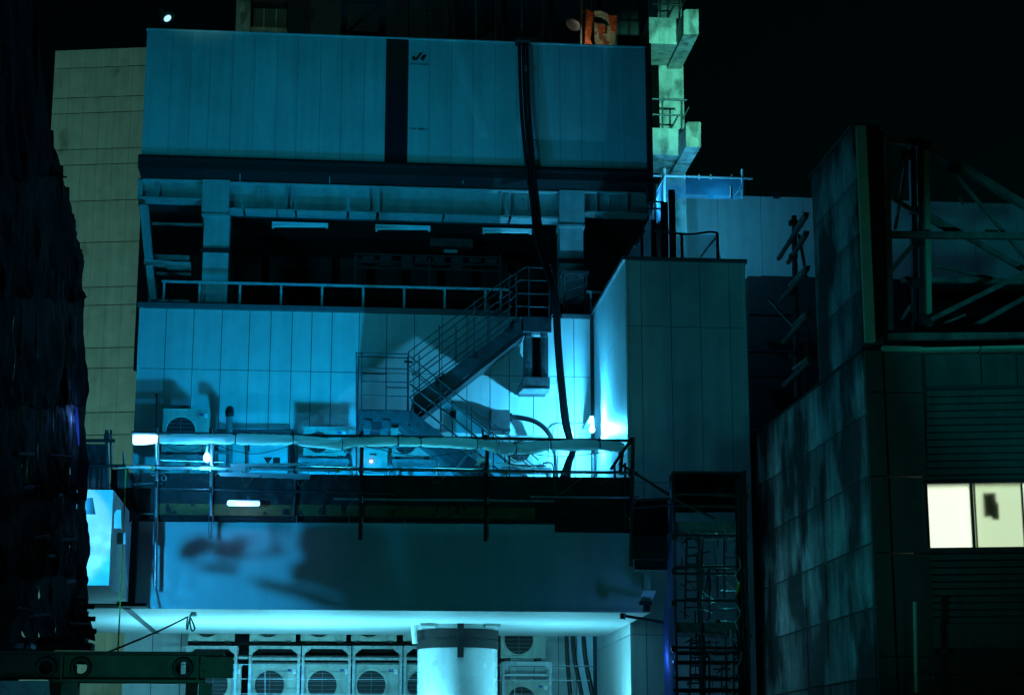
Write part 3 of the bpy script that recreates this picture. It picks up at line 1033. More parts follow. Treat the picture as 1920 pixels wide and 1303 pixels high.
# landing
lz1, lz0 = P(715, 768, YN).z, P(715, 790, YN).z
lx0, lx1 = P(672, 780, YN).x, P(768, 780, YN).x
ld = part(st, 'landing', B().box((lx0, YN, lz0), (lx1, YN + .06, lz1)).box((lx0, YFs - .06, lz0), (lx1, YFs, lz1)).box((lx0 + .061, YN + .061, lz1 - .05), (lx1, YFs - .061, lz1 - .01)).box((lx0, YN + .061, lz0), (lx0 + .06, YFs - .061, lz1)), 'stairsteel')
part(ld, 'kick_plate', B().prism([P(672, 785, YN - .02), P(680, 770, YN - .02), P(770, 770, YN - .02), P(770, 792, YN - .02), P(742, 792, YN - .02), P(735, 786, YN - .02), P(690, 786, YN - .02), P(676, 800, YN - .02)], (0, .015, 0)), 'stairsteel')
part(ld, 'side_panel', B().box((lx0 - .03, YN, P(668, 805, YN).z), (lx0 - .005, YFs, P(668, 664, YN).z)), 'darksteel')
for a in (682, 716):
    part(ld, 'bracket', B().pbox(a, 787, a + 14, 803, YN - .05, .3).prism([P(a, 803, YN - .05), P(a + 14, 803, YN - .05), P(a + 10, 817, YN + .1), P(a - 5, 817, YN + .1)], (0, .2, 0)), 'stairsteel')
part(ld, 'cross_member', B().pbox(697, 790, 716, 805, YN, .25), 'darksteel')
rr = .013


def rails(pairs, Y, name='rail'):
    for (x0, y0, x1, y1) in pairs:
        part(st, name, B().tube([P(x0, y0, Y), P(x1, y1, Y)], rr, 6), 'stairsteel')


def posts(L, Y, w=.026):
    for (x, y0, y1) in L:
        part(st, 'post', B().bar(P(x, y0, Y), P(x, y1, Y), w), 'stairsteel')


rails([(667, 662, 766, 664), (676, 690, 766, 692), (676, 715, 766, 717), (676, 741, 766, 743)], YN)
rails([(667, 669, 764, 671), (676, 700, 724, 701), (724, 726, 764, 727)], YFs)
posts([(668, 660, 790), (678, 662, 775), (724, 662, 777), (766, 660, 780)], YN)
posts([(678, 668, 772), (764, 668, 772)], YFs)


# upper flight (back lane: Ymid..Yback) rising to the right
def flight(x0, u0, l0, x1, u1, l1, Ya, Yb, n):
    for Y in (Ya, Yb - .05):
        part(st, 'stringer', B().prism([P(x0, u0, Y), P(x1, u1, Y), P(x1, l1, Y), P(x0, l0, Y)], (0, .05, 0)), 'stairsteel')
    for k in range(n):
        t = (k + .5) / n
        p = P(x0 + (x1 - x0) * t, (u0 + l0) / 2 + ((u1 + l1) / 2 - (u0 + l0) / 2) * t, Ya)
        part(st, 'tread', B().box((p.x - .14, Ya + .051, p.z - .02), (p.x + .14, Yb - .051, p.z + .02)), 'stairsteel')


flight(776, 742, 782, 981, 596, 622, YM, YFs, 11)
part(st, 'stringer_flange', B().prism([P(776, 783, YM - .04), P(981, 623, YM - .04), P(984, 628, YM - .04), P(778, 791, YM - .04)], (0, .8, 0)), 'darksteel')
up = []
for dy in (0, 30, 58, 86):
    up.append((766, 660 + dy, 960, 516 + dy))
rails(up, YM - .02)
rails([(772, 672 + dy, 966, 522 + dy) for dy in (0, 32, 62)], YFs - .02)
posts([(824, 610, 712), (889, 563, 668), (955, 512, 620)], YM - .02)
posts([(786, 665, 745), (855, 612, 700), (915, 565, 660)], YFs - .02)
for px, py in ((827, 708), (885, 667), (950, 618)):
    part(st, 'post_foot', B().prism([P(px - 8, py + 5, YM - .06), P(px + 7, py + 5, YM - .06), P(px + 6, py - 10, YM - .06)], (0, .05, 0)), 'darksteel')
# upper landing
part(st, 'upper_landing', B().pbox(978, 594, 1034, 622, YM, .06).box((P(960, 600, YM).x, YM + .061, P(1000, 598, YM).z - .04), (P(1034, 600, YM).x, YW - .02, P(1000, 598, YM).z)), 'stairsteel')
rails([(985, 501, 1030, 503), (975, 525, 1030, 527), (970, 550, 1030, 552), (968, 574, 1030, 576)], YM)
rails([(985, 501, 960, 518), (975, 525, 958, 540), (970, 550, 955, 566)], YM)
posts([(992, 500, 600), (1030, 502, 605), (968, 515, 602)], YM)
part(st, 'side_panel', B().bar(P(1034, 505, YM + .3), P(1034, 594, YM + .3), .5, .02), 'darksteel')
# lower flight (front lane)
flight(770, 768, 800, 925, 890, 922, YN, YM - .05, 9)
part(st, 'stringer_flange', B().prism([P(752, 787, YN + .1), P(770, 800, YN + .1), P(925, 924, YN + .1), P(918, 931, YN + .1), P(748, 797, YN + .1)], (0, .6, 0)), 'stairsteel')
rails([(768, 668 + dy, 1010, 862 + dy) for dy in (0, 26, 52, 78)], YN)
rails([(770, 690 + dy, 1000, 872 + dy) for dy in (0, 30, 60)], YM - .05)
posts([(826, 714, 808), (884, 760, 852), (955, 818, 908)], YN)
posts([(848, 752, 826), (925, 812, 884)], YM - .05)
for px, py in ((822, 713), (849, 776)):
    part(st, 'lamp_bracket', B().pbox(px - 5, py - 6, px + 6, py + 7, YM - .12, .1), 'black')
part(st, 'gate_bar', B().bar(P(758, 678, YN - .03), P(774, 679, YN - .03), .04), 'black')
part(st, 'strut', B().bar(P(885, 842, YN), P(858, 876, YN), .06), 'galv')
# hanging support of the upper landing
hs = thing('stair_support', 'twin channel hanger bolted under the top stair landing', 'bracket', P(1005, 738, 39.2))
for a in (985, 1015):
    l_ = part(hs, 'channel', B().pbox(a, 630, a + 13, 708, 39.0, .5), 'stairsteel')
    part(l_, 'head', B().pbox(a + 1, 612, a + 12, 631, 38.95, .3), 'stairsteel')
    for k in range(6):
        part(l_, 'bolt', B().tube([P(a + 7, 640 + k * 11, 39.0), P(a + 7, 640 + k * 11, 38.97)], .02, 6, False), 'stairsteel')
part(hs, 'shoe', B().pbox(981, 707, 1031, 727, 38.95, 1.0), 'stairsteel')
part(hs, 'shoe_plate', B().prism([P(981, 727.5, 38.93), P(1031, 727.5, 38.93), P(1029, 737, 39.4), P(972, 737, 39.4)], (0, 0, -.02)), 'galv')
part(hs, 'web', B().pbox(998, 632, 1015, 707, 39.4, .08), 'darksteel')

# ------------------------------------------------------------------ black cables down the facade
for k, lb in enumerate(('leftmost of the black cables down the white hoarding', 'middle of the black cables down the white hoarding', 'rightmost of the black cables down the white hoarding')):
    dx = (-7.5, 0, 7)[k]
    pts = [P(981 + dx, 60, YH - .1), P(981 + dx, 90, YH - .2), P(983 + dx, 160, YH - .22), P(986 + dx, 220, YH - .24), P(994 + dx * .9, 310, YH - .26), P(1003 + dx * .8, 380, YH - .3), P(1010 + dx * .8, 440, YH - .5), P(1030 + dx * .5, 520, 38.5), P(1042 + dx * .5, 570, 38.4), P(1046 + dx * .5, 640, 38.4), P(1052 + dx * .5, 710, 38.4), P(1061 + dx * .6, 790, 38.3), P(1070 + dx * .5, 825, 38.2), P(1074 + dx * .4, 846, 38.2), P(1066 + dx * .5, 868, 38.2), P(1060 + dx * .9, 895, 38.2)]
    tag(B().tube(path(pts), .041, 10).build('cable', 'cable'), lb, 'cable', 'black cables down the facade')
ch = thing('cable_hanger', 'dark hanger clamping the black cables over the hoarding top', 'bracket', P(983, 75, YH - .2))
part(ch, 'saddle', B().pbox(968, 70, 996, 76, YH - .35, .5), 'black')
part(ch, 'clip', B().pbox(984, 124, 988, 132, YH - .5, .06), 'trim')
for (a, b_, lb) in ((1062, 1070, 'leftmost black hose hanging below the girder'), (1074, 1092, 'middle ribbed black hose hanging below the girder'), (1094, 1112, 'rightmost black hose hanging below the girder')):
    tag(B().tube(path([P(a, 1150, 38.9), P(a, 1190, 38.9), P(a + (b_ - a) * .25, 1240, 38.9), P(b_, 1310, 38.9), P(b_ + 6, 1380, 38.9)]), .045 if b_ < 1100 else .05, 10).build('hose', 'cable'), lb, 'hose', 'black hoses below the girder')

# ------------------------------------------------------------------ scaffold walkway along the girder
YS = 32.5
wk = thing('scaffold_walkway', 'tube scaffold guarding the roof deck edge along the white girder', 'scaffold', P(700, 965, YS))


def pole(parent, x0, y0, x1, y1, Y, r_=.028, mt='darkpipe', name='pole', Y2=None):
    return part(parent, name, B().tube([P(x0, y0, Y), P(x1, y1, Y if Y2 is None else Y2)], r_, 8), mt)


for (px, a, b_, mt) in ((293, 806, 1100, 'galv'), (396, 806, 1008, 'galv'), (553, 873, 978, 'darkpipe'), (677, 808, 1012, 'black'), (912, 815, 1014, 'black'), (1185, 820, 1062, 'darkpipe'), (1165, 835, 890, 'darkpipe')):
    pole(wk, px + 2, a, px - 2, b_, YS, .034, mt)
for (a, ya, b_, yb, mt) in ((247, 811, 1189, 826, 'darkpipe'), (215, 874, 1195, 886, 'darkpipe'), (297, 917, 745, 925, 'darkpipe'), (625, 935, 1040, 939, 'galv'), (995, 931, 1198, 932, 'galv'), (1160, 868, 1262, 932, 'darkpipe'), (1165, 1153, 1248, 1167, 'black'), (200, 910, 305, 907, 'darkpipe'), (1145, 880, 1185, 822, 'darkpipe')):
    pole(wk, a, ya, b_, yb, YS - .06, .026, mt, 'ledger')
for (px, py) in ((293, 808), (396, 808), (677, 818), (912, 820), (1185, 826), (293, 876), (396, 877), (553, 878), (677, 880), (912, 884), (1185, 886), (293, 907), (396, 918), (677, 936), (912, 938), (1185, 932), (1165, 852), (677, 973), (912, 974), (396, 972), (1168, 1154), (553, 973)):
    part(wk, 'clamp', B().pbox(px - 4, py - 5, px + 5, py + 5, YS - .1, .12), 'black')
    part(wk, 'clamp_bolt', B().tube([P(px + 3, py - 6, YS - .1), P(px + 3, py + 7, YS - .1)], .01, 6), 'galv')
for (a, b_, y0, y1, mt) in ((297, 545, 945, 966, 'wood'), (545, 800, 947, 968, 'wood'), (800, 1004, 950, 972, 'wood'), (1004, 1180, 948, 972, 'black'), (1040, 1181, 974, 998, 'black')):
    part(wk, 'toe_board', B().pbox(a + .5, y0, b_ - .5, y1, YS + .1, .04), mt)
for k in range(9):
    a = 235 + k * 105
    part(wk, 'base_board', B().pbox(a + .5, 964 + k * .8, a + 104, 974 + k * .8, YS + .16, .25), 'black')
for i in range(9):
    a, b_ = 232 + i * 105.5, 232 + (i + 1) * 105.5
    part(wk, 'tarpaulin', cloth(P(a, 886 + i, YS + .1), P(b_, 887 + i, YS + .1), P(a, 962 + i, YS + .12), P(b_, 963 + i, YS + .12), 14, 8, .025, 40 + i), 'tarp')
# pale cloth edge folded over the middle rail
ed = thing('folded_cloth', 'pale cloth edge folded over the middle scaffold rail, lit blue-white', 'cloth', P(400, 876, YS - .1))
ex = [222, 292, 394, 470, 552, 640, 730, 820, 905, 1000, 1090, 1180]
for i in range(len(ex) - 1):
    a, b_ = ex[i], ex[i + 1]
    ya, yb = 873.5 + (a - 215) * .0125, 873.5 + (b_ - 215) * .0125
    w = 4.5 if i < 5 else 2.2
    part(ed, 'fold', cloth(P(a + 1, ya, YS - .11), P(b_ - 1, yb, YS - .11), P(a + 1, ya + w, YS - .13), P(b_ - 1, yb + w + (i % 3), YS - .13), 10, 3, .012, 60 + i), 'sheet')
part(ed, 'flap', cloth(P(432, 869, YS - .05), P(576, 868, YS - .05), P(432, 875, YS - .1), P(576, 874, YS - .1), 8, 3, .015, 91), 'sheet')
part(ed, 'flap', cloth(P(408, 886, YS - .14), P(490, 886, YS - .14), P(414, 893, YS - .16), P(488, 894, YS - .16), 8, 3, .015, 92), 'sheet')
part(ed, 'flap', cloth(P(490, 886, YS - .12), P(582, 889, YS - .12), P(490, 895, YS - .14), P(580, 899, YS - .14), 8, 3, .015, 93), 'sheet')
# rolled sheet hung under the top rail
rs_ = thing('rolled_sheet', 'long rolled pale plastic sheet slung beneath the top scaffold rail', 'sheet', P(700, 830, YS - .05))
seg = [(296, 823, 8), (330, 823, 9), (440, 823, 10), (500, 824, 10.5), (548, 824, 9), (600, 830, 10), (640, 834, 10), (660, 829, 9), (745, 827, 9), (787, 829, 8), (850, 830, 10), (893, 833, 10), (905, 832, 8), (935, 839, 13), (965, 842, 10), (1000, 838, 12), (1030, 835, 9), (1080, 834, 11), (1122, 834, 9), (1160, 838, 10), (1168, 842, 5)]
cuts = [0, 2, 4, 6, 8, 9, 11, 13, 14, 16, 18, 20]
rnd = random.Random(5)
for c in range(len(cuts) - 1):
    sub = seg[cuts[c]:cuts[c + 1] + 1]
    pts = path([P(s[0] + (1 if k == 0 else 0), s[1], YS - .05) for k, s in enumerate(sub)], 8)
    rs = []
    for k in range(len(pts)):
        t = k / (len(pts) - 1) * (len(sub) - 1)
        i = min(int(t), len(sub) - 2)
        q = sub[i][2] + (sub[i + 1][2] - sub[i][2]) * (t - i)
        rs.append(q * .0098 * (1 + rnd.uniform(-.06, .06)) * (.78 if k in (0, len(pts) - 1) else 1))
    part(rs_, 'sheet_segment', B().tube(pts, rs, 14), 'sheet')
    pt = pts[0]
    part(rs_, 'tie', B().tube([pt + Vector((0, -.02, .13)), pt + Vector((.01, -.1, .02)), pt + Vector((.01, -.08, -.10))], .008, 5), 'black')

rnd = random.Random(31)
for k in range(11):
    x = 300 + k * 82 + rnd.uniform(-20, 20)
    y = 877 + (x - 215) * .0125
    part(wk, 'hanging_cord', B().tube(path([P(x, y, YS - .1), P(x + 6, y + rnd.uniform(10, 40), YS - .12), P(x + rnd.uniform(20, 60), y + 6, YS - .1)], 5), .006, 5), 'galv' if k % 3 == 0 else 'ropedark')
    part(wk, 'cable_tie', B().pbox(x + 3, y - 4, x + 6, y + 4, YS - .14, .05), 'ropeyellow' if k % 4 == 0 else 'white')
for (x, t, b_) in ((208, 806, 880), (232, 848, 885), (905, 805, 822), (1152, 866, 905), (1172, 868, 990)):
    pole(wk, x, t, x + 1, b_, YS + .05, .022, 'darkpipe', 'short_pole')
for (a, ya, b_, yb) in ((300, 862, 420, 866), (585, 873, 670, 876), (812, 876, 905, 879), (930, 868, 1018, 880), (440, 870, 470, 900)):
    part(wk, 'thin_rail', B().tube([P(a, ya, YS + .3), P(b_, yb, YS + .3)], .016, 6), 'galv')
for (x0, x1, sag) in ((296, 396, 8), (396, 553, 12), (553, 677, 7), (677, 912, 13), (912, 1185, 10)):
    part(wk, 'sagging_wire', B().tube(path([P(x0, 830 + (x0 - 296) * .012, YS - .09), P((x0 + x1) / 2, 838 + sag + (x0 - 296) * .012, YS - .09), P(x1, 830 + (x1 - 296) * .012, YS - .09)], 8), .006, 5), 'black')
# lamps on the scaffold
tl_ = thing('tube_lamp', 'blazing tube lamp at the left end of the rolled sheet', 'lamp', P(272, 825, YS - .1))
part(tl_, 'tube', B().tube(path([P(249, 824, YS - .08), P(252, 824, YS - .08), P(270, 824, YS - .08), P(292, 823, YS - .08), P(294, 823, YS - .08)], 4), [.04, .06, .075, .085, .09, .092, .092, .092, .092, .09, .085, .08, .075, .07, .06, .05, .04], 12), 'tubewrap')
part(tl_, 'mount', B().pbox(247, 812, 292, 815.5, YS - .12, .06), 'white')
tl2 = thing('tube_lamp', 'short lit tube lamp hanging before the dark tarpaulin', 'lamp', P(455, 950, YS - .3))
part(tl2, 'tube', B().tube([P(426, 942.5, YS - .3), P(429, 943, YS - .3), P(456, 943.5, YS - .3), P(484, 944, YS - .3), P(487, 944, YS - .3)], [.03, .05, .05, .045, .03], 10), 'tube')
part(tl2, 'reflector', B().pbox(444, 937, 487, 939.5, YS - .32, .1), 'galv')
part(tl2, 'hanger', B().bar(P(465, 938, YS - .28), P(465, 930, YS - .1), .012), 'galv')
light('tube_lamp_light', 'POINT', P(455, 950, YS - .42), 2.5, (.25, .4, 1), .05)
light('tube_lamp_light', 'POINT', P(268, 838, YS - .3), 10, (.04, .55, 1), .08)
sl = thing('small_lamp', 'small blue-white bulb hanging beside the second scaffold pole', 'lamp', P(388, 868, YS - .05))
part(sl, 'bulb', B().tube([P(388, 849, YS - .05), P(388, 852, YS - .05), P(388, 858, YS - .05), P(388, 864, YS - .05), P(388, 867, YS - .05)], [.02, .05, .066, .05, .015], 12), 'blueled')
part(sl, 'socket', B().tube([P(388.5, 840, YS - .05), P(388, 849, YS - .05)], [.015, .028], 8), 'white')
part(sl, 'cord', B().tube([P(391, 829, YS - .05), P(388.5, 840, YS - .05)], .008, 6), 'white')
light('small_lamp_light', 'POINT', P(384, 860, YS - .25), 26, (.08, .5, 1), .05)
hk = thing('ring_hook', 'round wire ring hooked on the tarpaulin near the left pole', 'ring', P(308, 900, YS))
part(hk, 'ring', B().tube([P(308 + 5 * math.cos(a * .5236), 896 + 5.5 * math.sin(a * .5236), YS) for a in range(13)], .007, 5), 'galv')
part(hk, 'clip', B().pbox(310, 894, 313, 900, YS - .02, .03), 'galv')
# clutter at the left end
nt_ = thing('debris_net', 'dark bunched netting hung on poles left of the deck beside the beige block', 'netting', P(185, 915, 31.5))
part(nt_, 'net', cloth(P(150, 832, 31.5), P(203, 832, 31.5), P(152, 918, 31.4), P(206, 918, 31.4), 16, 10, .05, 77, .03), 'tarp')
part(nt_, 'pole', B().tube([P(200, 806, 31.4), P(203, 918, 31.4)], .03, 8), 'darkpipe')
part(nt_, 'pole', B().tube([P(148, 826, 31.3), P(216, 826, 31.3)], .03, 8), 'black')
part(nt_, 'pole', B().tube([P(150, 873, 31.3), P(236, 873, 31.3)], .026, 8), 'black')
part(nt_, 'clamp', B().pbox(195, 812, 205, 822, 31.25, .12), 'black')
tag(cloth(P(208, 880, 32.2), P(240, 878, 32.2), P(206, 1000, 32.2), P(262, 968, 32.2), 8, 8, .04, 83).build('dark_sheet', 'tarp'), 'dark sheet hanging over the left end of the girder behind the yellow rope', 'sheet')

# person on the deck: white helmet above the tarpaulin
pe = bpy.data.meshes.new('person')
dk = gz1 - .5
pp = P(907, 900, 34.2)
hp = P(906, 870, 34.2).z
bx = pp.x
V = [((0, 0, dk + .92), .15), ((0, .01, dk + 1.12), .15), ((0, .02, dk + 1.32), .16), ((0, .02, hp - .20), .065), ((0, 0, hp - .05), .09), ((0, 0, hp + .03), .09),
     ((-.18, .01, dk + 1.36), .075), ((-.25, -.02, dk + 1.12), .055), ((-.22, .16, dk + .95), .042), ((.18, .01, dk + 1.36), .075), ((.25, -.02, dk + 1.12), .055), ((.22, .16, dk + .95), .042),
     ((-.1, 0, dk + .84), .10), ((-.11, .02, dk + .48), .07), ((-.11, -.01, dk + .08), .05), ((-.11, .14, dk + .04), .045), ((.1, 0, dk + .84), .10), ((.11, .02, dk + .48), .07), ((.11, -.01, dk + .08), .05), ((.11, .14, dk + .04), .045)]
ED = [(0, 1), (1, 2), (2, 3), (3, 4), (4, 5), (2, 6), (6, 7), (7, 8), (2, 9), (9, 10), (10, 11), (0, 12), (12, 13), (13, 14), (14, 15), (0, 16), (16, 17), (17, 18), (18, 19)]
pe.from_pydata([(v[0][0], v[0][1], v[0][2] - dk) for v in V], ED, [])
po = bpy.data.objects.new('person', pe)
COL.objects.link(po)
po.location = (bx, pp.y, dk)
po['_w'] = (bx, pp.y, dk)
md = po.modifiers.new('skin', 'SKIN')
for i, v in enumerate(V):
    pe.skin_vertices[0].data[i].radius = (v[1], v[1])
pe.skin_vertices[0].data[0].use_root = True
po.modifiers.new('sub', 'SUBSURF').levels = 2
po.modifiers['sub'].render_levels = 2
dg = bpy.context.evaluated_depsgraph_get()
dg.update()
me = bpy.data.meshes.new_from_object(po.evaluated_get(dg))
po.modifiers.clear()
po.data = me
me.materials.clear()
me.materials.append(M['cloth'])
for q in me.polygons:
    q.use_smooth = True
tag(po, 'person in dark work clothes and white helmet behind the walkway tarpaulin', 'person')
hb = B()
n, vs, fs = 16, [], []
for k, (rr_, zz_) in enumerate(((.17, -.005), (.135, 0), (.13, .05), (.105, .10), (.06, .135), (.0, .145))):
    for i in range(n):
        vs.append((bx + rr_ * math.cos(2 * math.pi * i / n), pp.y + rr_ * 1.15 * math.sin(2 * math.pi * i / n), hp + .0 + zz_))
for k in range(5):
    for i in range(n):
        j = (i + 1) % n
        fs.append((k * n + i, k * n + j, (k + 1) * n + j, (k + 1) * n + i))
hb.add(vs, fs, True)
part(po, 'helmet', hb, 'white')

# ropes and the gantry bottom left
tag(B().tube(path([P(352, 1156, 30), P(290, 1186, 27), P(195, 1225, 24)], 6), .014, 6).build('rope', 'ropedark'), 'taut dark rope running from the girder hook down to the gantry', 'rope')
tag(B().tube(path([P(352, 1156, 30), P(350, 1170, 30), P(351, 1180, 30), P(354, 1166, 30), P(357, 1158, 30), P(362, 1168, 30), P(365, 1178, 30), P(360, 1182, 30), P(357, 1172, 30), P(356, 1156, 30), P(360, 1149, 30)], 5), .014, 6).build('rope_loop', 'ropedark'), 'knotted rope loop dangling from the hook under the girder', 'rope')
tag(B().tube(path([P(236, 872, 31.2), P(233, 960, 31.2), P(228, 1080, 30), P(224, 1160, 28.5), P(221, 1224, 27)], 5), .012, 6).build('rope', 'ropeyellow'), 'thin yellow rope hanging down past the left end of the girder', 'rope')

YG = 17.0
ga = thing('steel_gantry', 'dark green steel gantry beam with round holes at the bottom left', 'gantry', P(200, 1303, YG))
gzt, gzb = P(220, 1228, YG).z, P(220, 1274, YG).z


def gX(px):
    return P(px, 1250, YG).x


cells = [(-30, 118, 87, 'darksteel'), (118, 250, 152, 'greengantry'), (250, 385, 343, 'greengantry')]
for a, b_, c, mt in cells:
    w_ = part(ga, 'web', B().holed(gX(a), gX(b_), gzb, gzt, gX(c), (gzt + gzb) / 2, .055, YG, .02, 24), mt)
    vs, fs = [], []
    for i in range(24):
        an = 2 * math.pi * i / 24
        for rr_, yy in ((.056, -.001), (.056, -.03), (.095, -.03), (.095, -.001)):
            vs.append((gX(c) + rr_ * math.cos(an), YG + yy, (gzt + gzb) / 2 + rr_ * math.sin(an)))
    for i in range(24):
        j = (i + 1) % 24
        for k in range(3):
            fs.append((4 * i + k, 4 * j + k, 4 * j + k + 1, 4 * i + k + 1))
    part(w_, 'collar', B().add(vs, fs, True), 'darksteel')
part(ga, 'hole_darkener', B().pbox(66, 1230, 112, 1272, YG + .12, .02), 'black')  # black plates added so the holes read dark against the wall
part(ga, 'hole_darkener', B().pbox(134, 1229, 170, 1245, YG + .10, .02).pbox(134, 1246, 144, 1272, YG + .10, .02), 'black')
part(ga, 'hole_darkener', B().pbox(322, 1229, 366, 1240, YG + .10, .02).pbox(322, 1241, 339, 1272, YG + .10, .02).pbox(348, 1241, 366, 1272, YG + .10, .02), 'black')
part(ga, 'end_web', B().box((gX(385), YG - .002, gzb + .02), (gX(437), YG + .02, gzt - .01)), 'greengantry')
part(ga, 'top_flange', B().box((gX(-30), YG - .12, gzt), (gX(420), YG + .14, gzt + .028)), 'darksteel')
part(ga, 'bottom_flange', B().box((gX(95), YG - .10, gzb - .025), (gX(385), YG + .12, gzb)), 'greengantry')
part(ga, 'rib', B().box((gX(116), YG - .1, gzb), (gX(120), YG - .003, gzt)), 'greengantry')
part(ga, 'rib', B().box((gX(371), YG - .1, gzb), (gX(374), YG - .003, gzt)), 'greengantry')
for (a, b_, mt) in ((96, 117, 'black'), (118, 149, 'greengantry'), (350, 371, 'black'), (374, 399, 'greengantry')):
    part(ga, 'post', B().box((gX(a), YG - .05, 0), (gX(b_), YG + .1, gzb - .026)), mt)
for px in (377, 382):
    for py in (1244, 1258):
        part(ga, 'bolt', B().tube([P(px, py, YG), P(px, py, YG - .02)], .008, 6, False), 'darksteel')
tag(cloth(P(-30, 1276, 16.8), P(93, 1276, 16.8), P(-30, 1330, 16.9), P(94, 1330, 16.9), 18, 8, .02, 12).build('plastic_sheet', 'plastic'), 'glossy blue plastic sheet under the left end of the gantry', 'plastic sheet')
light('unseen_lamp', 'SPOT', (-4.6, 14.5, 6.8), 22, (.10, .55, 1), .1, P(50, 1290, 16.8), 60, .6)  # unseen spot added for the plastic sheet
tag(B().pbox(-10, 1205, 58, 1214, 17.5, .3).build('plank', 'galv'), 'pale plank lying on the gantry below the scaffold netting', 'plank')

# ------------------------------------------------------------------ netted scaffold on the left
ls = thing('netted_scaffold', 'tall dark scaffold wrapped in navy netting along the left edge', 'scaffold', P(80, 1210, 19))
cols = [(-60, 14, -300, 1215), (-8, 15.5, -250, 1212), (34, 17, -200, 1208), (66, 18.5, 20, 1206), (96, 20, 246, 1204), (114, 21, 312, 1200), (126, 21.8, 352, 1198), (138, 22.6, 412, 1196), (150, 23.4, 468, 1192)]
for i in range(len(cols) - 1):
    a, b_ = cols[i], cols[i + 1]
    bulge = 8 if i == len(cols) - 2 else 0
    ym = (a[3] + max(a[2], 0)) / 2
    yk = [None, 330, 560, 760, 930, 1080, None]
    for k in range(6):          # the sheets are laced together one above the other
        at = max(a[2] + 12, -400 if k == 0 else yk[k])
        bt = max(b_[2] + 12, -400 if k == 0 else yk[k])
        ab = max(a[2] + 14, a[3] if k == 5 else yk[k + 1])
        bb = max(b_[2] + 14, b_[3] if k == 5 else yk[k + 1])
        if ab - at < 10 and bb - bt < 10:
            continue
        f0, f1 = (at - 0) / 1200, (ab - 0) / 1200
        part(ls, 'net_sheet', cloth(P(a[0] + 6 * f0, at, a[1] + .03 * (k % 2)), P(b_[0] + (8 + bulge) * f0, bt, b_[1] + .03 * (k % 2)), P(a[0] + 6 * f1, ab + 3, a[1]), P(b_[0] + (8 + bulge) * f1, bb + 3, b_[1]), 9, 14, .05, 200 + i * 7 + k, .05, .009), 'net')
rnd = random.Random(11)
for k in range(18):
    x, y = rnd.uniform(2, 128), rnd.uniform(840, 1170)
    Yq = 15.0 + (x + 8) / 160 * 8.0 - .35
    ln = rnd.uniform(12, 46)
    if k % 3:
        part(ls, 'stub_tube', B().tube([P(x, y, Yq), P(x + ln, y + rnd.uniform(-3, 5), Yq + .5)], .02, 6), 'black')
    else:
        part(ls, 'hanging_rope', B().tube(path([P(x, y, Yq), P(x + 6, y + 16, Yq), P(x + 2, y + 34, Yq), P(x - 4, y + 18, Yq), P(x, y + 2, Yq)], 4), .008, 5), 'ropedark')
for k in range(14):
    x, y = rnd.uniform(8, 140), rnd.uniform(40, 900)
    Yq = 15.0 + (x + 8) / 160 * 8.0 - .3
    if y > 250 or x < 60:
        part(ls, 'lacing_cord', B().tube(path([P(x, y, Yq), P(x - 3, y + 30, Yq), P(x + 2, y + 70, Yq), P(x - 2, y + 120, Yq)], 4), .007, 5), 'galv' if k % 4 == 0 else 'ropedark')
for (a, b_, y0, y1) in ((-30, 160, 1194, 1203), (-30, 95, 1214, 1222), (60, 172, 1204, 1216)):
    part(ls, 'sill_board', B().pbox(a, y0, b_, y1, 18.5, .25), 'black')
for (px, Y, t, bt) in cols[3:]:
    part(ls, 'pole', B().tube([P(px, t, Y), P(px, bt, Y)], .028, 8), 'darkpipe')
for k in range(6):
    py = 520 + k * 125
    part(ls, 'ledger', B().tube([P(66, py - 20, 19.6), P(150, py + 4, 24.2)], .024, 8), 'black')
for k in range(6):
    part(ls, 'putlog', B().tube([P(128, 1122 + k * 12, 22.4), P(164 + (k * 37 % 24), 1123 + k * 12 + (k * 7 % 5), 22.4)], .03, 8), 'black')
part(ls, 'bright_pole', B().tube([P(143, 752, 23.5), P(143.5, 838, 23.5)], .02, 8), 'galv')
part(ls, 'bright_pole', B().tube([P(156, 912, 24.6), P(154, 958, 24.6)], .026, 8), 'galv')
part(ls, 'bright_pole', B().tube([P(154, 966, 24.6), P(153, 986, 24.6)], .022, 8), 'galv')
part(ls, 'coupler', B().pbox(150, 958, 160, 965, 24.5, .1), 'black')
part(ls, 'lit_net', cloth(P(126, 660, 22.6), P(141, 700, 22.6), P(130, 835, 22.5), P(150, 835, 22.5), 8, 14, .04, 251), 'navynet')
light('unseen_net_lamp', 'POINT', P(150, 782, 22.1), 16, (.10, .30, 1), .05)  # unseen lamp put close in to light the netting blue
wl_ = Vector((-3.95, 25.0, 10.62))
rw = thing('shadow_blocker', 'unseen dark pieces added near the scaffold lamp to shadow the girder', 'sheet', (-3.6, 26, 10))  # unseen blockers, cut to throw blotchy shadows on the girder


def shade(pts, Y=26.05):  # traces a shadow outline on the girder back towards the lamp
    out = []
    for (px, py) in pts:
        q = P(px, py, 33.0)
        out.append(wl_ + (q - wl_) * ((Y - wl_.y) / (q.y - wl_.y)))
    return out


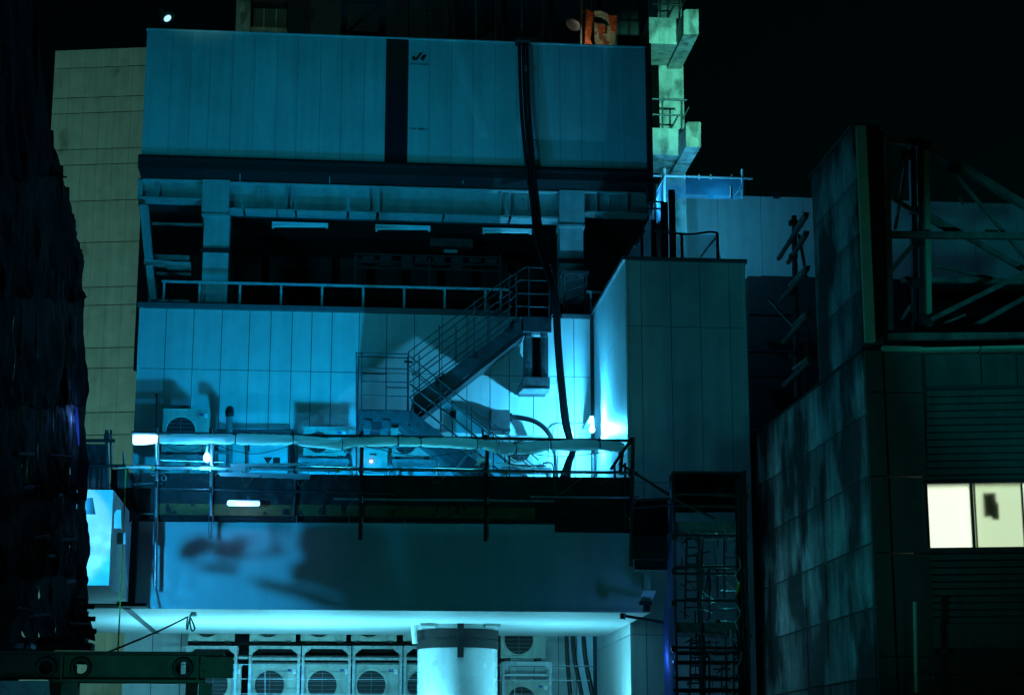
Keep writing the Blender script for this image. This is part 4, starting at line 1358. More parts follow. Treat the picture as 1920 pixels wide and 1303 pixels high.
for pts in ([(330, 1040), (348, 1012), (384, 1000), (398, 1012), (392, 1040), (352, 1052)],
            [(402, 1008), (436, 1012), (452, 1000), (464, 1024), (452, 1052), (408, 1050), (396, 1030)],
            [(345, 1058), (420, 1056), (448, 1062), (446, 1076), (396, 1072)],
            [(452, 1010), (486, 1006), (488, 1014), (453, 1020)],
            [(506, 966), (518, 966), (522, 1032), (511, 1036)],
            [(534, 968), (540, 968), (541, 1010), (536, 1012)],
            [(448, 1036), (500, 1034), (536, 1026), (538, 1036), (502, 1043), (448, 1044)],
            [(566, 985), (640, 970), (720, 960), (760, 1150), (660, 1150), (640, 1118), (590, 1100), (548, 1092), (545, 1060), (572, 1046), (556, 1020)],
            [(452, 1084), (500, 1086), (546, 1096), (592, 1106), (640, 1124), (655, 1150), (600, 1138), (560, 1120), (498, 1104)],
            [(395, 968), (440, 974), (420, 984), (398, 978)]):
    part(rw, 'blocker_piece', B().prism(shade(pts), (0, .004, 0)), 'blocker_film')

# ------------------------------------------------------------------ beige block behind on the left
bn_dir = Vector((-.981, .196, 0)).normalized()
bp0 = P(268, 600, 58)
bn = Vector((bn_dir.y, -bn_dir.x, 0))
if bn.y > 0:
    bn = -bn


def BP(px, py):
    return PN(px, py, bp0, bn)


btop = BP(180, 92).z
be = thing('beige_block', 'plain beige concrete-panelled block far behind on the left', 'building', (bp0.x, bp0.y, 0))
pL = BP(92, 300)
pR = BP(330, 300)
part(be, 'wall', B().prism([Vector((pL.x, pL.y, 0)) - bn * .05, Vector((pR.x, pR.y, 0)) - bn * .05, Vector((pR.x, pR.y, btop)) - bn * .05, Vector((pL.x, pL.y, btop)) - bn * .05], -bn * 9), 'beige')
brow = [btop] + [BP(190, y).z for y in (126, 182, 211, 279, 308, 376, 454, 538, 572, 652, 690, 773, 815, 890, 985, 1080, 1175, 1303)]
nc = 8
for r in range(len(brow) - 1):
    for i in range(nc):
        a, b_ = pL.lerp(pR, i / nc), pL.lerp(pR, (i + 1) / nc)
        e = (b_ - a).normalized() * .003
        z1_, z0_ = brow[r] - .018, brow[r + 1] + .018
        part(be, 'wall_panel', B().prism([Vector((a.x, a.y, z0_)) + e, Vector((b_.x, b_.y, z0_)) - e, Vector((b_.x, b_.y, z1_)) - e, Vector((a.x, a.y, z1_)) + e], -bn * (.06 + .004 * ((i * 7 + r * 3) % 3))), 'beige')

# ------------------------------------------------------------------ concrete frame tower behind the hoarding
ct = thing('concrete_tower', 'unfinished concrete frame rising dark behind the white hoarding', 'building', P(800, 90, 46))
part(ct, 'dark_wall', B().box((P(540, 30, 49).x, 49, 0), (P(1236, 30, 49).x, 55, P(600, -60, 49).z)), 'interior')
part(ct, 'pier', B().pbox(443, -60, 470, 90, 45.5, .5), 'concrete')
part(ct, 'recess_wall', B().pbox(470, -60, 538, 90, 45.9, .3), 'olive')
part(ct, 'sill', B().pbox(470, 52, 538, 58, 45.4, .48), 'concrete')
part(ct, 'lintel', B().pbox(470, -8, 538, 3, 45.4, .48), 'darksteel')
for px in (494, 517):
    part(ct, 'joint_bar', B().pbox(px, 4, px + 2, 52, 45.86, .035), 'concrete')
for i in range(14):
    a = 730 + i * 36
    part(ct, 'formwork_panel', B().pbox(a + .5, -30, a + 35, 20, 48.9, .08), 'interior')
    part(ct, 'formwork_panel', B().pbox(a + .5, 21, a + 35, 100, 48.9, .08), 'interior')
for px in (838, 930, 1018, 1110):
    part(ct, 'rib', B().pbox(px, -60, px + 11, 100, 48.6, .25), 'black')
# right column with its cantilevers
YK = 46.4
part(ct, 'column', B().box((P(1236, 170, YK).x, YK, 0), (P(1282, 170, YK).x, YK + 1.5, P(1260, -80, YK).z)), 'concrete')
for (yt, yb, st_, sb, dx) in ((18, 65, 34, 83, 0), (229, 276, 241, 291, 4)):
    part(ct, 'cantilever', B().prism([P(1282 + dx, yt + 3, 44), P(1286 + dx, yt, 44), P(1309 + dx, yt, 44), P(1310 + dx, yt + 2, 44), P(1310 + dx, yb, 44), P(1282 + dx, yb, 44)], (0, 2.6, 0)), 'concrete')
    part(ct, 'spandrel', B().pbox(1217 + dx, st_, 1279 + dx, sb, 44.9, 1.5), 'concrete')
    rq = part(ct, 'railing', B().tube([P(1222, st_ - 55, 44.95), P(1284 + dx, st_ - 53, 44.95)], .03, 6), 'darkpipe')
    part(rq, 'mid_rail', B().tube([P(1222, st_ - 26, 44.95), P(1280 + dx, st_ - 24, 44.95)], .025, 6), 'darkpipe')
    for px in (1238, 1274):
        part(rq, 'post', B().tube([P(px + dx, st_, 44.95), P(px + dx, st_ - 55, 44.95)], .025, 6), 'darkpipe')
    part(rq, 'stay', B().tube([P(1274 + dx, st_ - 14, 44.95), P(1288 + dx, st_ - 40, 44.95)], .02, 6), 'darkpipe')
# truss mast behind
tm = thing('lattice_mast', 'dark square lattice mast behind the left hoarding', 'mast', P(683, 70, 45))
for px in (646, 718):
    part(tm, 'leg', B().pbox(px - 6, -60, px + 6, 80, 45, .15), 'stairsteel')
part(tm, 'cross_beam', B().pbox(652, 60, 712, 66, 45.02, .12), 'stairsteel')
part(tm, 'cross_beam', B().pbox(652, -2, 712, 4, 45.02, .12), 'stairsteel')
part(tm, 'brace', B().bar(P(654, 58, 45.06), P(712, 8, 45.06), .07), 'stairsteel')
for px, lb in ((892, 'left slim mast rod above the emblem half of the hoarding'), (978, 'slim mast rod directly above the black cables')):
    tag(B().tube([P(px, -20, 41), P(px + 1, 76, 41)], .025, 8).build('mast_rod', 'galv'), lb, 'rod', 'slim mast rods above the hoarding')

# flood lamps on the roof
def flood(px, py, Y, ang, label, lit):
    t = thing('flood_lamp', label, 'lamp', P(px, py + 60, Y))
    p = P(px, py, Y)
    d = Vector((math.cos(ang), -.35, math.sin(ang))).normalized()
    part(t, 'reflector', B().tube([p - d * .22, p - d * .10, p + d * .02, p + d * .10], [.05, .09, .15, .19], 16), 'galv' if lit == 'flood' else 'darksteel')
    part(t, 'lens', B().tube([p + d * .101, p + d * .11], .09, 16), lit)
    part(t, 'socket', B().tube([p - d * .42, p - d * .22], .05, 10), 'darksteel')
    part(t, 'pole', B().tube([P(px - 22 if px < 700 else px + 12, py + 60, Y + .1), P(px - 22 if px < 700 else px + 12, py - 60, Y + .1)], .03, 8), 'darksteel')
    part(t, 'arm', B().tube([p - d * .36, P(px - 22 if px < 700 else px + 12, py - 28, Y + .1)], .02, 6), 'darksteel')
    return t


flood(310, 30, 40.5, R(-55), 'flood lamp with bright reflector above the left corner of the hoarding', 'flood')
flood(1078, 42, 40.3, R(-120), 'flood lamp aimed down beside the rusty plate on the hoarding', 'acdark')
# rusty lifting plate
Yp = 40.9


def Q(px, py):
    return P(px, py, Yp)


rp = thing('rusty_plate', 'rusty cream and orange lifting plate with a kidney-shaped hole above the hoarding', 'machine part', Q(1127, 90))
kid = [(1111, 36), (1113, 31), (1118, 28.5), (1125, 29), (1132, 32), (1139, 37), (1143.5, 43), (1143, 49), (1138, 49.5), (1132, 46), (1126, 44.5), (1118, 44), (1113, 41)]
outr = [(1099, 60), (1100, 40), (1108, 24), (1118, 20.5), (1128, 21), (1138, 26), (1148, 34), (1155, 44), (1156, 60), (1153, 78), (1148, 95), (1120, 97), (1104, 95)]
n = len(kid)
vs = [Q(*p) for p in outr] + [Q(*p) for p in kid]
fr = [(i, (i + 1) % n, n + (i + 1) % n, n + i) for i in range(n)]
order = [0, 1, 2, 3, 4, 5, 6, 7, 8, 9, 10, 11, 12]
kmap = [0, 1, 2, 3, 4, 5, 6, 7, 8, 9, 10, 11, 12]
dv = Vector((0, .12, 0))
pm = B()
pm.add(vs, [f[::-1] for f in fr])
pm.add([v + dv for v in vs], fr)
pm.add([vs[n + i] for i in range(n)] + [vs[n + i] + dv for i in range(n)], [(i, (i + 1) % n, n + (i + 1) % n, n + i) for i in range(n)])
pm.add([vs[i] for i in range(n)] + [vs[i] + dv for i in range(n)], [(i, (i + 1) % n, n + (i + 1) % n, n + i)[::-1] for i in range(n)])
part(rp, 'plate', pm, 'palepaint')
part(rp, 'side_plate', B().prism([P(1096, 96, Yp - .35), P(1101, 96, Yp - .35), P(1110, 22, Yp - .03), P(1097, 16, Yp - .03)], (.05, .02, 0)), 'rust')
part(rp, 'side_plate', B().prism([Q(1140, 31), Q(1156, 31), Q(1156, 62), Q(1146, 58)], (0, -.04, 0)), 'rust')
part(rp, 'boss', B().pbox(1124, 48, 1135, 62, Yp - .06, .06), 'rust')
part(rp, 'gusset', B().prism([P(1098, 92, Yp - .3), P(1114, 92, Yp - .3), P(1100, 58, Yp - .25), P(1097, 60, Yp - .25)], (0, .03, 0)), 'rust')
light('added_plate_light', 'SPOT', P(1084, 58, 39.95), 16, (1, .92, .66), .05, P(1112, 66, Yp), 130, .5)  # warm spot added to bring up the rusty plate

# ------------------------------------------------------------------ back parapet building
YBk = 48.0
pb_ = thing('parapet_building', 'low panelled roof parapet behind the tower and the truss', 'building', P(1600, 520, YBk))
pz = P(1268, 364, YBk).z
pj = [1268, 1347, 1428, 1508, 1588, 1668, 1748, 1828, 1908, 1990]
pzl = P(1600, 530, YBk).z
for i in range(len(pj) - 1):
    a, b_ = P(pj[i], 450, YBk).x, P(pj[i + 1], 450, YBk).x
    part(pb_, 'wall_panel', B().box((a + .006, YBk, pzl), (b_ - .006, YBk + .06, pz)), 'wall')
part(pb_, 'wall', B().box((P(1268, 450, YBk).x + .05, YBk + .05, 0), (P(1990, 450, YBk).x, YBk + 6, pz - .03)), 'core')
part(pb_, 'ledge', B().box((P(1420, 524, YBk).x, YBk - .5, pzl - .25), (P(1990, 524, YBk).x, YBk, pzl - .004)), 'olive')
for px, py, hh in ((1276, 352, 12), (1333, 352, 12), (1456, 357, 8), (1804, 367, 10)):
    part(pb_, 'vent_stub', B().pbox(px - 5 if px < 1500 else px - 1, py, px + 5 if px < 1500 else px + 2, py + hh + 6, YBk - .1, .3), 'darksteel' if px < 1500 else 'galv')
part(pb_, 'lower_wall', B().box((P(1400, 700, 47).x, 46.5, 0), (P(1700, 700, 47).x, 46.8, pzl - .3)), 'interior')
for py in (585, 655, 700, 795):
    part(pb_, 'beam', B().pbox(1404, py, 1500, py + 5, 45.8, .2), 'stairsteel')

# blue netted scaffold on the tower roof
bs = thing('netted_guard_scaffold', 'bright blue netted guard scaffold on the roof behind the tower', 'scaffold', P(1320, 380, 45))
Yb_ = 45.0
for (x, a, b_, Y) in ((1246, 316, 400, Yb_), (1392, 318, 372, Yb_), (1229, 345, 420, 43.2), (1371, 349, 372, 44)):
    part(bs, 'pole', B().tube([P(x, a, Y), P(x, b_, Y)], .035, 8), 'white')
part(bs, 'ledger', B().tube([P(1224, 329.5, Yb_ - .05), P(1411, 335, Yb_ - .05)], .03, 8), 'white')
part(bs, 'ledger', B().tube([P(1245, 331, Yb_), P(1227, 364, 43.2)], .03, 8), 'white')
part(bs, 'ledger', B().tube([P(1206, 363, 43.2), P(1230, 364, 43.2)], .03, 8), 'white')
part(bs, 'brace', B().tube([P(1391, 350, Yb_), P(1379, 368, Yb_)], .03, 8), 'white')
for py in (378, 391):
    part(bs, 'ledger', B().tube([P(1214, py, 43.1), P(1244, py + 1, 43.1)], .025, 8), 'white')
part(bs, 'net_sheet', cloth(P(1247, 333, Yb_), P(1391, 337, Yb_), P(1247, 372, Yb_), P(1391, 374, Yb_), 20, 6, .03, 301), 'bluenet')
part(bs, 'net_sheet', cloth(P(1228, 362, 43.2), P(1245, 334, 44.9), P(1219, 424, 43.2), P(1242, 410, 44.9), 8, 12, .06, 302), 'bluenet')
part(bs, 'net_sheet', cloth(P(1384, 337, 44.8), P(1394, 337, 44.8), P(1384, 370, 44.8), P(1394, 370, 44.8), 4, 6, .03, 303), 'bluenet')
for px in (1283, 1310, 1332, 1371):
    part(bs, 'clip', B().pbox(px, 327, px + 2, 336, Yb_ - .08, .03), 'white')
light('unseen_lamp', 'POINT', P(1255, 378, 44.1), 110, (.05, .50, 1.0), .06)
# black boards and railing on the tower roof
br = thing('roof_boards', 'row of black upright boards leaning on the tower roof', 'boards', P(1245, 485, 37))
for (a, b_, t) in ((1222, 1231, 412), (1240, 1253, 379), (1255, 1267, 356)):
    part(br, 'board', B().pbox(a, t, b_, 488, 37.2, .06), 'black')
tr_ = thing('tower_roof_railing', 'sagging cable and rail fence on the tower roof', 'railing', P(1270, 487, 36.2))
part(tr_, 'rail', B().tube([P(1220, 433, 36.4), P(1268, 436, 36.4)], .025, 8), 'galv')
part(tr_, 'rail', B().tube([P(1190, 462, 35.7), P(1208, 434, 36.6)], .02, 8), 'galv')
part(tr_, 'cable', B().tube(path([P(1268, 438, 36.4), P(1300, 439, 36.4), P(1330, 435, 36.4), P(1346, 437, 36.4)]), .022, 6), 'black')
for px in (1203, 1278, 1345):
    part(tr_, 'post', B().tube([P(px, 438, 36.4), P(px + 1, 488, 36.4)], .03, 8), 'black')
part(tr_, 'stay', B().tube([P(1342, 446, 36.4), P(1312, 484, 36.4)], .018, 8), 'galv')
part(tr_, 'net', cloth(P(1269, 441, 36.45), P(1344, 440, 36.45), P(1269, 486, 36.45), P(1352, 486, 36.45), 10, 6, .02, 310), 'bluenet')

# ------------------------------------------------------------------ right scaffold tower
YR = 31.0
rt = thing('scaffold_tower', 'access scaffold tower with ladders in front of the panelled tower', 'scaffold', P(1325, 1303, YR))
for (px, t) in ((1262, 884), (1396, 882), (1312, 1030), (1384, 900)):
    part(rt, 'pole', B().tube([P(px, t, YR), P(px + 8, 1400, YR)], .03, 8), 'darkpipe')
    part(rt, 'pole', B().tube([P(px - 4, t + 6, YR + 1.1), P(px + 4, 1400, YR + 1.1)], .03, 8), 'darkpipe')
for py in (885, 926, 948, 1004, 1062, 1075, 1125, 1213, 1222, 1240, 1270, 1292):
    part(rt, 'ledger', B().tube([P(1262, py, YR - .05), P(1398, py + 1, YR - .05)], .022, 8), 'darkpipe')
    if py % 2 == 0:
        part(rt, 'ledger', B().tube([P(1262, py + 3, YR + 1.1), P(1398, py + 4, YR + 1.1)], .022, 8), 'darkpipe')
for (py, h) in ((976, 16), (1165, 15)):
    part(rt, 'platform', B().pbox(1268, py + 2, 1392, py + h, YR + .02, .04), 'plank')
    for k in range(4):
        part(rt, 'plank', B().box((P(1266, py + h, YR).x, YR + .08 + k * .28, P(1320, py + h, YR).z - .04), (P(1398, py + h, YR).x, YR + .08 + k * .28 + .26, P(1320, py + h, YR).z)), 'plank')
    for k in range(7):
        part(rt, 'bracket', B().bar(P(1275 + k * 17, py + h + 4, YR), P(1283 + k * 17, py + h + 16, YR + .2), .02), 'galv')
for (x0, y0, y1) in ((1300, 1000, 1160), (1308, 1190, 1330)):
    ld2 = part(rt, 'ladder', B().bar(P(x0 - 12, y0, YR + .4), P(x0 - 16, y1, YR + .3), .03).bar(P(x0 + 12, y0, YR + .4), P(x0 + 14, y1, YR + .3), .03), 'stairsteel')
    for k in range(9):
        yy = y0 + 10 + k * 16
        part(ld2, 'rung', B().tube([P(x0 - 13, yy, YR + .36), P(x0 + 13, yy, YR + .36)], .014, 6), 'stairsteel')
for (a, b_, c, d_) in ((1322, 1110, 1330, 1060), (1330, 1060, 1330, 1130), (1345, 1060, 1345, 1120), (1358, 1010, 1358, 1120), (1376, 1200, 1376, 1303), (1330, 1200, 1330, 1303), (1362, 1230, 1362, 1303)):
    part(rt, 'upright', B().tube([P(a, b_, YR + .3), P(c, d_, YR + .3)], .018, 6), 'darkpipe')
part(rt, 'bright_tube', B().tube([P(1370, 1180, YR - .02), P(1374, 1303, YR - .02)], .02, 8), 'galv')
part(rt, 'brace', B().tube([P(1266, 936, YR - .08), P(1340, 972, YR - .08)], .022, 8), 'darkpipe')
part(rt, 'net_sheet', cloth(P(1262, 888, YR - .1), P(1256, 930, YR + .9), P(1270, 1340, YR - .1), P(1244, 1340, YR + .9), 8, 40, .06, 320), 'navynet')
part(rt, 'net_sheet', cloth(P(1378, 900, YR - .08), P(1398, 884, YR - .08), P(1386, 1340, YR - .08), P(1408, 1340, YR - .08), 8, 40, .06, 321), 'tarp')
part(rt, 'net_sheet', cloth(P(1264, 886, YR + 1.15), P(1394, 886, YR + 1.15), P(1264, 960, YR + 1.15), P(1394, 960, YR + 1.15), 12, 6, .02, 322), 'net')
part(rt, 'caution_tape', B().prism([P(1383, 1095, YR - .15), P(1388, 1092, YR - .15), P(1384, 1108, YR - .15), P(1380, 1126, YR - .15), P(1377, 1124, YR - .15)], (0, .01, 0)), 'ropeyellow')
rnd = random.Random(21)
for k in range(44):
    x, y = rnd.uniform(1268, 1375), rnd.uniform(990, 1300)
    Yq = YR + rnd.uniform(.15, 1.0)
    if k % 4 == 0:
        part(rt, 'brace', B().tube([P(x, y, Yq), P(x + rnd.uniform(20, 45), y + rnd.uniform(-30, 30), Yq + .2)], .014, 6), 'darkpipe')
    elif k % 4 == 1:
        part(rt, 'upright', B().tube([P(x, y, Yq), P(x + rnd.uniform(-3, 3), y + rnd.uniform(40, 110), Yq)], .015, 6), 'darkpipe')
    elif k % 4 == 2:
        part(rt, 'short_ledger', B().tube([P(x, y, Yq), P(min(x + rnd.uniform(25, 70), 1396), y + rnd.uniform(-2, 2), Yq)], .014, 6), 'galv' if k % 8 == 2 else 'darkpipe')
    else:
        part(rt, 'clamp', B().pbox(x, y, x + 7, y + 8, Yq, .08), 'galv' if k % 3 == 0 else 'darksteel')
for k in range(7):
    y = 1000 + k * 44
    part(rt, 'cord', B().tube(path([P(1380 + (k % 3) * 5, y, YR - .2), P(1388, y + 18, YR - .22), P(1379, y + 34, YR - .2), P(1386, y + 50, YR - .2)], 4), .012, 5), 'galv' if k % 2 else 'black')
for y in (930, 1006, 1070, 1130, 1215):
    for px in (1262, 1396):
        part(rt, 'coupler', B().pbox(px - 3, y - 5, px + 7, y + 6, YR - .09, .1), 'darksteel')
for k in range(46):
    x, y = rnd.uniform(1266, 1378), rnd.choice([1006, 1022, 1040, 1090, 1140, 1190, 1206, 1230, 1262, 1284]) + rnd.uniform(-6, 6)
    Yq = YR + rnd.uniform(-.05, 1.0)
    m_ = 'galv' if k % 5 == 0 else 'darkpipe'
    if k % 3 == 0:
        part(rt, 'thin_rod', B().tube([P(x, y, Yq), P(x + rnd.uniform(8, 26), y + rnd.uniform(6, 22), Yq + .1)], .008, 5), m_)
    elif k % 3 == 1:
        part(rt, 'thin_rod', B().tube([P(x, y, Yq), P(min(x + rnd.uniform(20, 60), 1396), y, Yq)], .009, 5), m_)
    else:
        part(rt, 'thin_rod', B().tube([P(x, y, Yq), P(x + 1, y + rnd.uniform(18, 40), Yq)], .009, 5), m_)
light('platform_lamp', 'POINT', P(1360, 1120, YR + .5), 5, (.05, .62, .8), .05)
lr = light('unseen_net_lamp', 'POINT', P(1232, 1235, 31.6), 13, (.07, .32, 1), .08)
dn = thing('dark_netting', 'dark netting bay joining the walkway to the access scaffold tower', 'netting', P(1215, 1070, 31.8))
part(dn, 'net', cloth(P(1190, 937, 31.8), P(1252, 935, 31.8), P(1186, 1004, 31.8), P(1254, 1006, 31.8), 12, 8, .03, 330), 'net')
part(dn, 'ledger', B().tube([P(1186, 938, 31.75), P(1262, 935, 31.75)], .024, 8), 'darkpipe')
part(dn, 'ledger', B().tube([P(1186, 952, 31.75), P(1256, 946, 31.75)], .024, 8), 'darkpipe')
part(dn, 'board', B().pbox(1187, 1000, 1252, 1048, 31.85, .05), 'black')
part(dn, 'board', B().pbox(1190, 1049, 1252, 1068, 31.9, .05), 'black')
fl = thing('flood_lamp', 'small floodlight with pale shade at the right end of the white girder', 'lamp', P(1215, 1146, 32.4))
part(fl, 'shade', B().prism([P(1206, 1108, 32.3), P(1231, 1106, 32.3), P(1222, 1127, 32.4), P(1200, 1127, 32.4)], (0, .04, 0)), 'fascia')
part(fl, 'body', B().pbox(1199, 1127, 1222, 1134, 32.3, .2), 'darksteel')
part(fl, 'bracket', B().pbox(1206, 1134, 1219, 1146, 32.35, .12), 'black')

# ------------------------------------------------------------------ concrete-clad building on the right
YE = 28.0
ex0 = P(1617, 651, YE).x
rb = thing('clad_building', 'stained concrete-clad building with louvres and a lit window', 'building', (ex0 + 3, YE, 0))


def rz(py):
    return P(1617, py, YE).z


rrow = [rz(v) for v in (236, 337, 438, 543, 656, 777, 894, 1018, 1139, 1268, 1400)]
y1u, y1l = YE + 2.75, YE + 9.2
part(rb, 'wall', B().box((ex0 + .03, YE + .03, 0), (ex0 + .30, y1l, rrow[4] - .02)).box((ex0 + .301, YE + .6, 0), (ex0 + 7, y1l, rrow[4] - .02)), 'core')
part(rb, 'upper_wall', B().box((ex0 + .03, YE + .03, rrow[4]), (ex0 + .35, y1u, rrow[0] - .02)), 'core')
for r in range(10):
    ncol = 2 if r < 4 else 7
    for k in range(ncol):
        ya = YE + k * 1.36
        yb = min(ya + 1.36, y1u if r < 4 else y1l)
        part(rb, 'cladding_panel', B().box((ex0 + .004 * ((k * 5 + r * 3) % 3), ya + .018, rrow[r + 1] + .018), (ex0 + .05, yb - .018, rrow[r] - .018)), 'cladding')
part(rb, 'coping', B().box((ex0 - .03, YE, rrow[0]), (ex0 + .36, y1u, rrow[0] + .03)), 'stairsteel')
part(rb, 'ledge', B().box((ex0 - .025, YE, rrow[4] - .02), (ex0 - .001, y1l, rrow[4] + .02)), 'black')
# front: straight bay, then the angled louvred bay
part(rb, 'pilaster', B().box((ex0 + .04, YE - .06, rz(642)), (ex0 + .20, YE + .02, rz(238))), 'cream')
xk = P(1725, 651, YE).x
for i, (a, b_) in enumerate(((656, 735), (735, 893), (893, 1036), (1036, 1230), (1230, 1400))):
    part(rb, 'front_panel', B().box((ex0 + .02, YE - .04, rz(b_) + .01), (ex0 + .30, YE + .02, rz(a) - .01)), 'olive')
    part(rb, 'front_panel', B().box((ex0 + .32, YE - .02, rz(b_) + .01), (xk, YE + .02, rz(a) - .01)), 'olive')
ad = Vector((.981, -.196, 0)).normalized()      # angled bay direction
an_ = Vector((-.196, -.981, 0)).normalized()    # its outward normal
k0 = Vector((xk, YE - .02, 0))


def AP(px, py):
    return PN(px, py, k0, an_)


def abox(px0, py0, px1, py1, out, depth):
    "box on the angled bay; 'out' metres proud of it"
    cx, cy = (px0 + px1) / 2, (py0 + py1) / 2
    s0 = (AP(px0, cy) - k0).dot(ad)
    s1 = (AP(px1, cy) - k0).dot(ad)
    z1_, z0_ = AP(cx, py0).z, AP(cx, py1).z
    a = k0 + ad * s0 + an_ * out
    b_ = k0 + ad * s1 + an_ * out
    return B().prism([Vector((a.x, a.y, z0_)), Vector((b_.x, b_.y, z0_)), Vector((b_.x, b_.y, z1_)), Vector((a.x, a.y, z1_))], -an_ * depth)


part(rb, 'cornice', B().box((ex0 + .30, YE - .10, rz(658)), (xk, YE + .3, rz(650))), 'cream')
part(rb, 'cornice', abox(1727, 653, 1836, 658, .10, .4), 'cream')
part(rb, 'cornice', abox(1839, 650, 1990, 655, .10, .4), 'cream')
for a, b_ in ((1735, 1838), (1841, 1905), (1908, 1985)):
    part(rb, 'front_panel', abox(a, 664, b_, 722, .0, .06), 'olive')
part(rb, 'back_wall', abox(1724, 660, 1990, 899, -.07, .1), 'core')
part(rb, 'back_wall', abox(1724, 1032, 1990, 1400, -.07, .1), 'core')
for k in range(13):
    y = 728 + k * 13.4
    part(rb, 'louvre', abox(1738, y + 2, 1990, y + 12.5, .0, .06), 'olive')
for k in range(10):
    y = 1036 + k * 13.2
    part(rb, 'louvre', abox(1745, y + 2, 1990, y + 12, .0, .06), 'olive')
part(rb, 'front_panel', abox(1750, 1168, 1990, 1214, .02, .08), 'olive')
part(rb, 'front_panel', abox(1735, 1222, 1990, 1262, .0, .08), 'darksteel')
part(rb, 'front_panel', abox(1735, 1264, 1990, 1400, .0, .08), 'darksteel')
# window; its blinds glow in place of a lit room
wi = part(rb, 'window', abox(1730, 901, 1990, 906, .05, .12), 'darksteel', label='lit white sliding window')
part(wi, 'sill', abox(1732, 1026, 1990, 1032, .06, .14), 'stairsteel')
part(wi, 'mullion', abox(1820.5, 906, 1826, 1026, .03, .08), 'stairsteel')
part(wi, 'jamb', abox(1731, 906, 1736, 1026, .03, .08), 'olive')
part(wi, 'jamb', abox(1917, 906, 1920, 1026, .03, .08), 'stairsteel')
part(wi, 'pane', abox(1736, 906, 1820.5, 1026, -.01, .008), 'frosted')
part(wi, 'pane', abox(1826, 906, 1917, 1026, -.01, .008), 'frosted')
emit('roomlight', (.88, 1.0, .84), 1.12)
emit('roomdim', (.80, 1.0, .68), .74)
part(wi, 'glowing_blind', abox(1722, 892, 1824, 1042, -.34, .03), 'roomlight')
part(wi, 'glowing_blind', abox(1823, 892, 2000, 1042, -.30, .03), 'roomdim')
part(wi, 'reveal', abox(1728, 899, 1920, 907, -.10, .18), 'cream')
part(wi, 'inner_sash', abox(1738, 906, 1742, 1026, -.05, .03), 'cream')
part(wi, 'inner_sash', abox(1828, 906, 1832, 1026, -.05, .03), 'cream')
bgp = thing('hanging_board', 'dark board hanging inside the right pane of the lit window', 'board', AP(1860, 970))
part(bgp, 'board', abox(1847, 921, 1871, 966, -.16, .03), 'wood')
part(bgp, 'clip', abox(1862, 940, 1875, 972, -.12, .03), 'wood')
# pipe on the front
pi_ = thing('wall_pipe', 'pale vertical pipe on the lower front of the clad building', 'pipe', P(1720, 1303, YE - .3))
part(pi_, 'pipe', B().tube([P(1716, 1128, YE - .3), P(1719, 1300, YE - .3), P(1719, 1340, YE - .3)], .035, 8), 'cream')
part(pi_, 'foot', B().pbox(1712, 1298, 1724, 1304, YE - .35, .1), 'olive')
rh = thing('hand_bar', 'short level bar glinting low on the clad building front', 'bar', P(1780, 1275, YE - .8))
part(rh, 'bar', B().tube([P(1750, 1270, YE - .8), P(1812, 1270, YE - .8)], .03, 8), 'olive')

# rooftop truss frame
tz0 = rz(645)
tf = thing('steel_truss', 'rooftop steel truss frame standing on the clad building', 'truss', P(1780, 640, YE + .5))
for (px, t, b_, w, Y, mt) in ((1640, 236, 640, .13, YE + .2, 'darksteel'), (1652, 246, 640, .07, YE + .5, 'darksteel'), (1662, 256, 640, .09, YE + 1.0, 'truss'), (1712, 268, 632, .14, YE + 2.2, 'darksteel'), (1735, 272, 620, .09, YE + 1.6, 'cream'), (1722, 258, 620, .08, YE + 1.7, 'darksteel')):
    part(tf, 'post', B().bar(P(px, t, Y), P(px + (b_ - t) * .02, b_, Y), w), mt)
for (a, ya, b_, yb, w, Y) in ((1655, 262, 1732, 270, .16, YE + 1.8), (1640, 440, 1990, 444, .14, YE + 1.4), (1735, 272, 1990, 428, .16, YE + 1.6), (1640, 632, 1990, 630, .14, YE + .6), (1690, 524, 1990, 530, .12, YE + 2.6)):
    part(tf, 'chord', B().bar(P(a, ya, Y), P(b_, yb, Y), w * .78), 'truss')
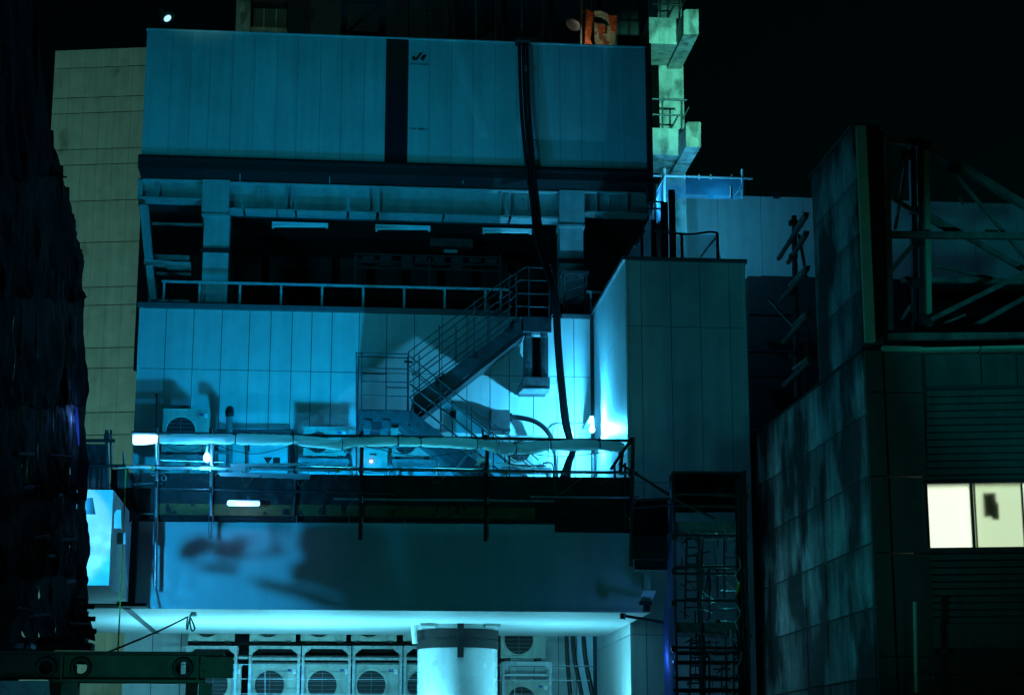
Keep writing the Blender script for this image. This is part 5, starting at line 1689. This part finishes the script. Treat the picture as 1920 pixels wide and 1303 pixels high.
for (a, ya, b_, yb, w, Y) in ((1756, 286, 1940, 505, .07, YE + 1.7), (1672, 372, 1800, 445, .09, YE + 2.0), (1738, 402, 1990, 545, .11, YE + 2.0), (1745, 600, 1990, 478, .10, YE + 1.2), (1790, 632, 1990, 520, .10, YE + 1.9), (1704, 292, 1655, 350, .08, YE + 1.4), (1702, 288, 1678, 430, .07, YE + 2.2), (1720, 450, 1660, 520, .10, YE + 1.8), (1738, 495, 1860, 522, .06, YE + 3.0), (1690, 600, 1740, 525, .06, YE + 2.4), (1690, 640, 1810, 590, .05, YE + 2.0)):
    part(tf, 'brace', B().bar(P(a, ya, Y), P(b_, yb, Y), w * .78), 'truss')
for (px, py) in ((1733, 272), (1722, 450), (1700, 290), (1740, 600), (1722, 530), (1660, 440), (1668, 628), (1800, 632), (1790, 316), (1860, 440)):
    part(tf, 'gusset', B().pbox(px - 12, py - 9, px + 12, py + 9, YE + 1.45, .03), 'darksteel')
# bracket scaffold on the back of that wall
sb = thing('bracket_scaffold', 'bracket scaffold sticking out beyond the stained clad wall', 'scaffold', P(1490, 740, 33))
part(sb, 'pole', B().tube([P(1489, 405, 33), P(1494, 745, 33)], .05, 8), 'darkpipe')
for k, (a, ya, b_, yb) in enumerate(((1512, 405, 1460, 485), (1514, 505, 1462, 566), (1516, 590, 1468, 642), (1518, 676, 1470, 722), (1512, 440, 1478, 492))):
    part(sb, 'putlog', B().tube([P(a, ya, 31.5), P(b_, yb, 33.5)], .045, 8), 'darkpipe')
    part(sb, 'plank', B().bar(P(a, ya - 5, 31.6), P(b_ + 20, yb - 30, 33.0), .10, .04), 'plank')
for (a, ya, b_, yb) in ((1498, 440, 1512, 520), (1516, 620, 1508, 740), (1440, 560, 1490, 615)):
    part(sb, 'brace', B().tube([P(a, ya, 33), P(b_, yb, 33)], .03, 8), 'darkpipe')
for py in (412, 475, 545, 660):
    part(sb, 'clamp', B().pbox(1482, py, 1496, py + 8, 32.9, .15), 'black')

for o in bpy.data.objects:
    if '_w' in o:
        del o['_w']
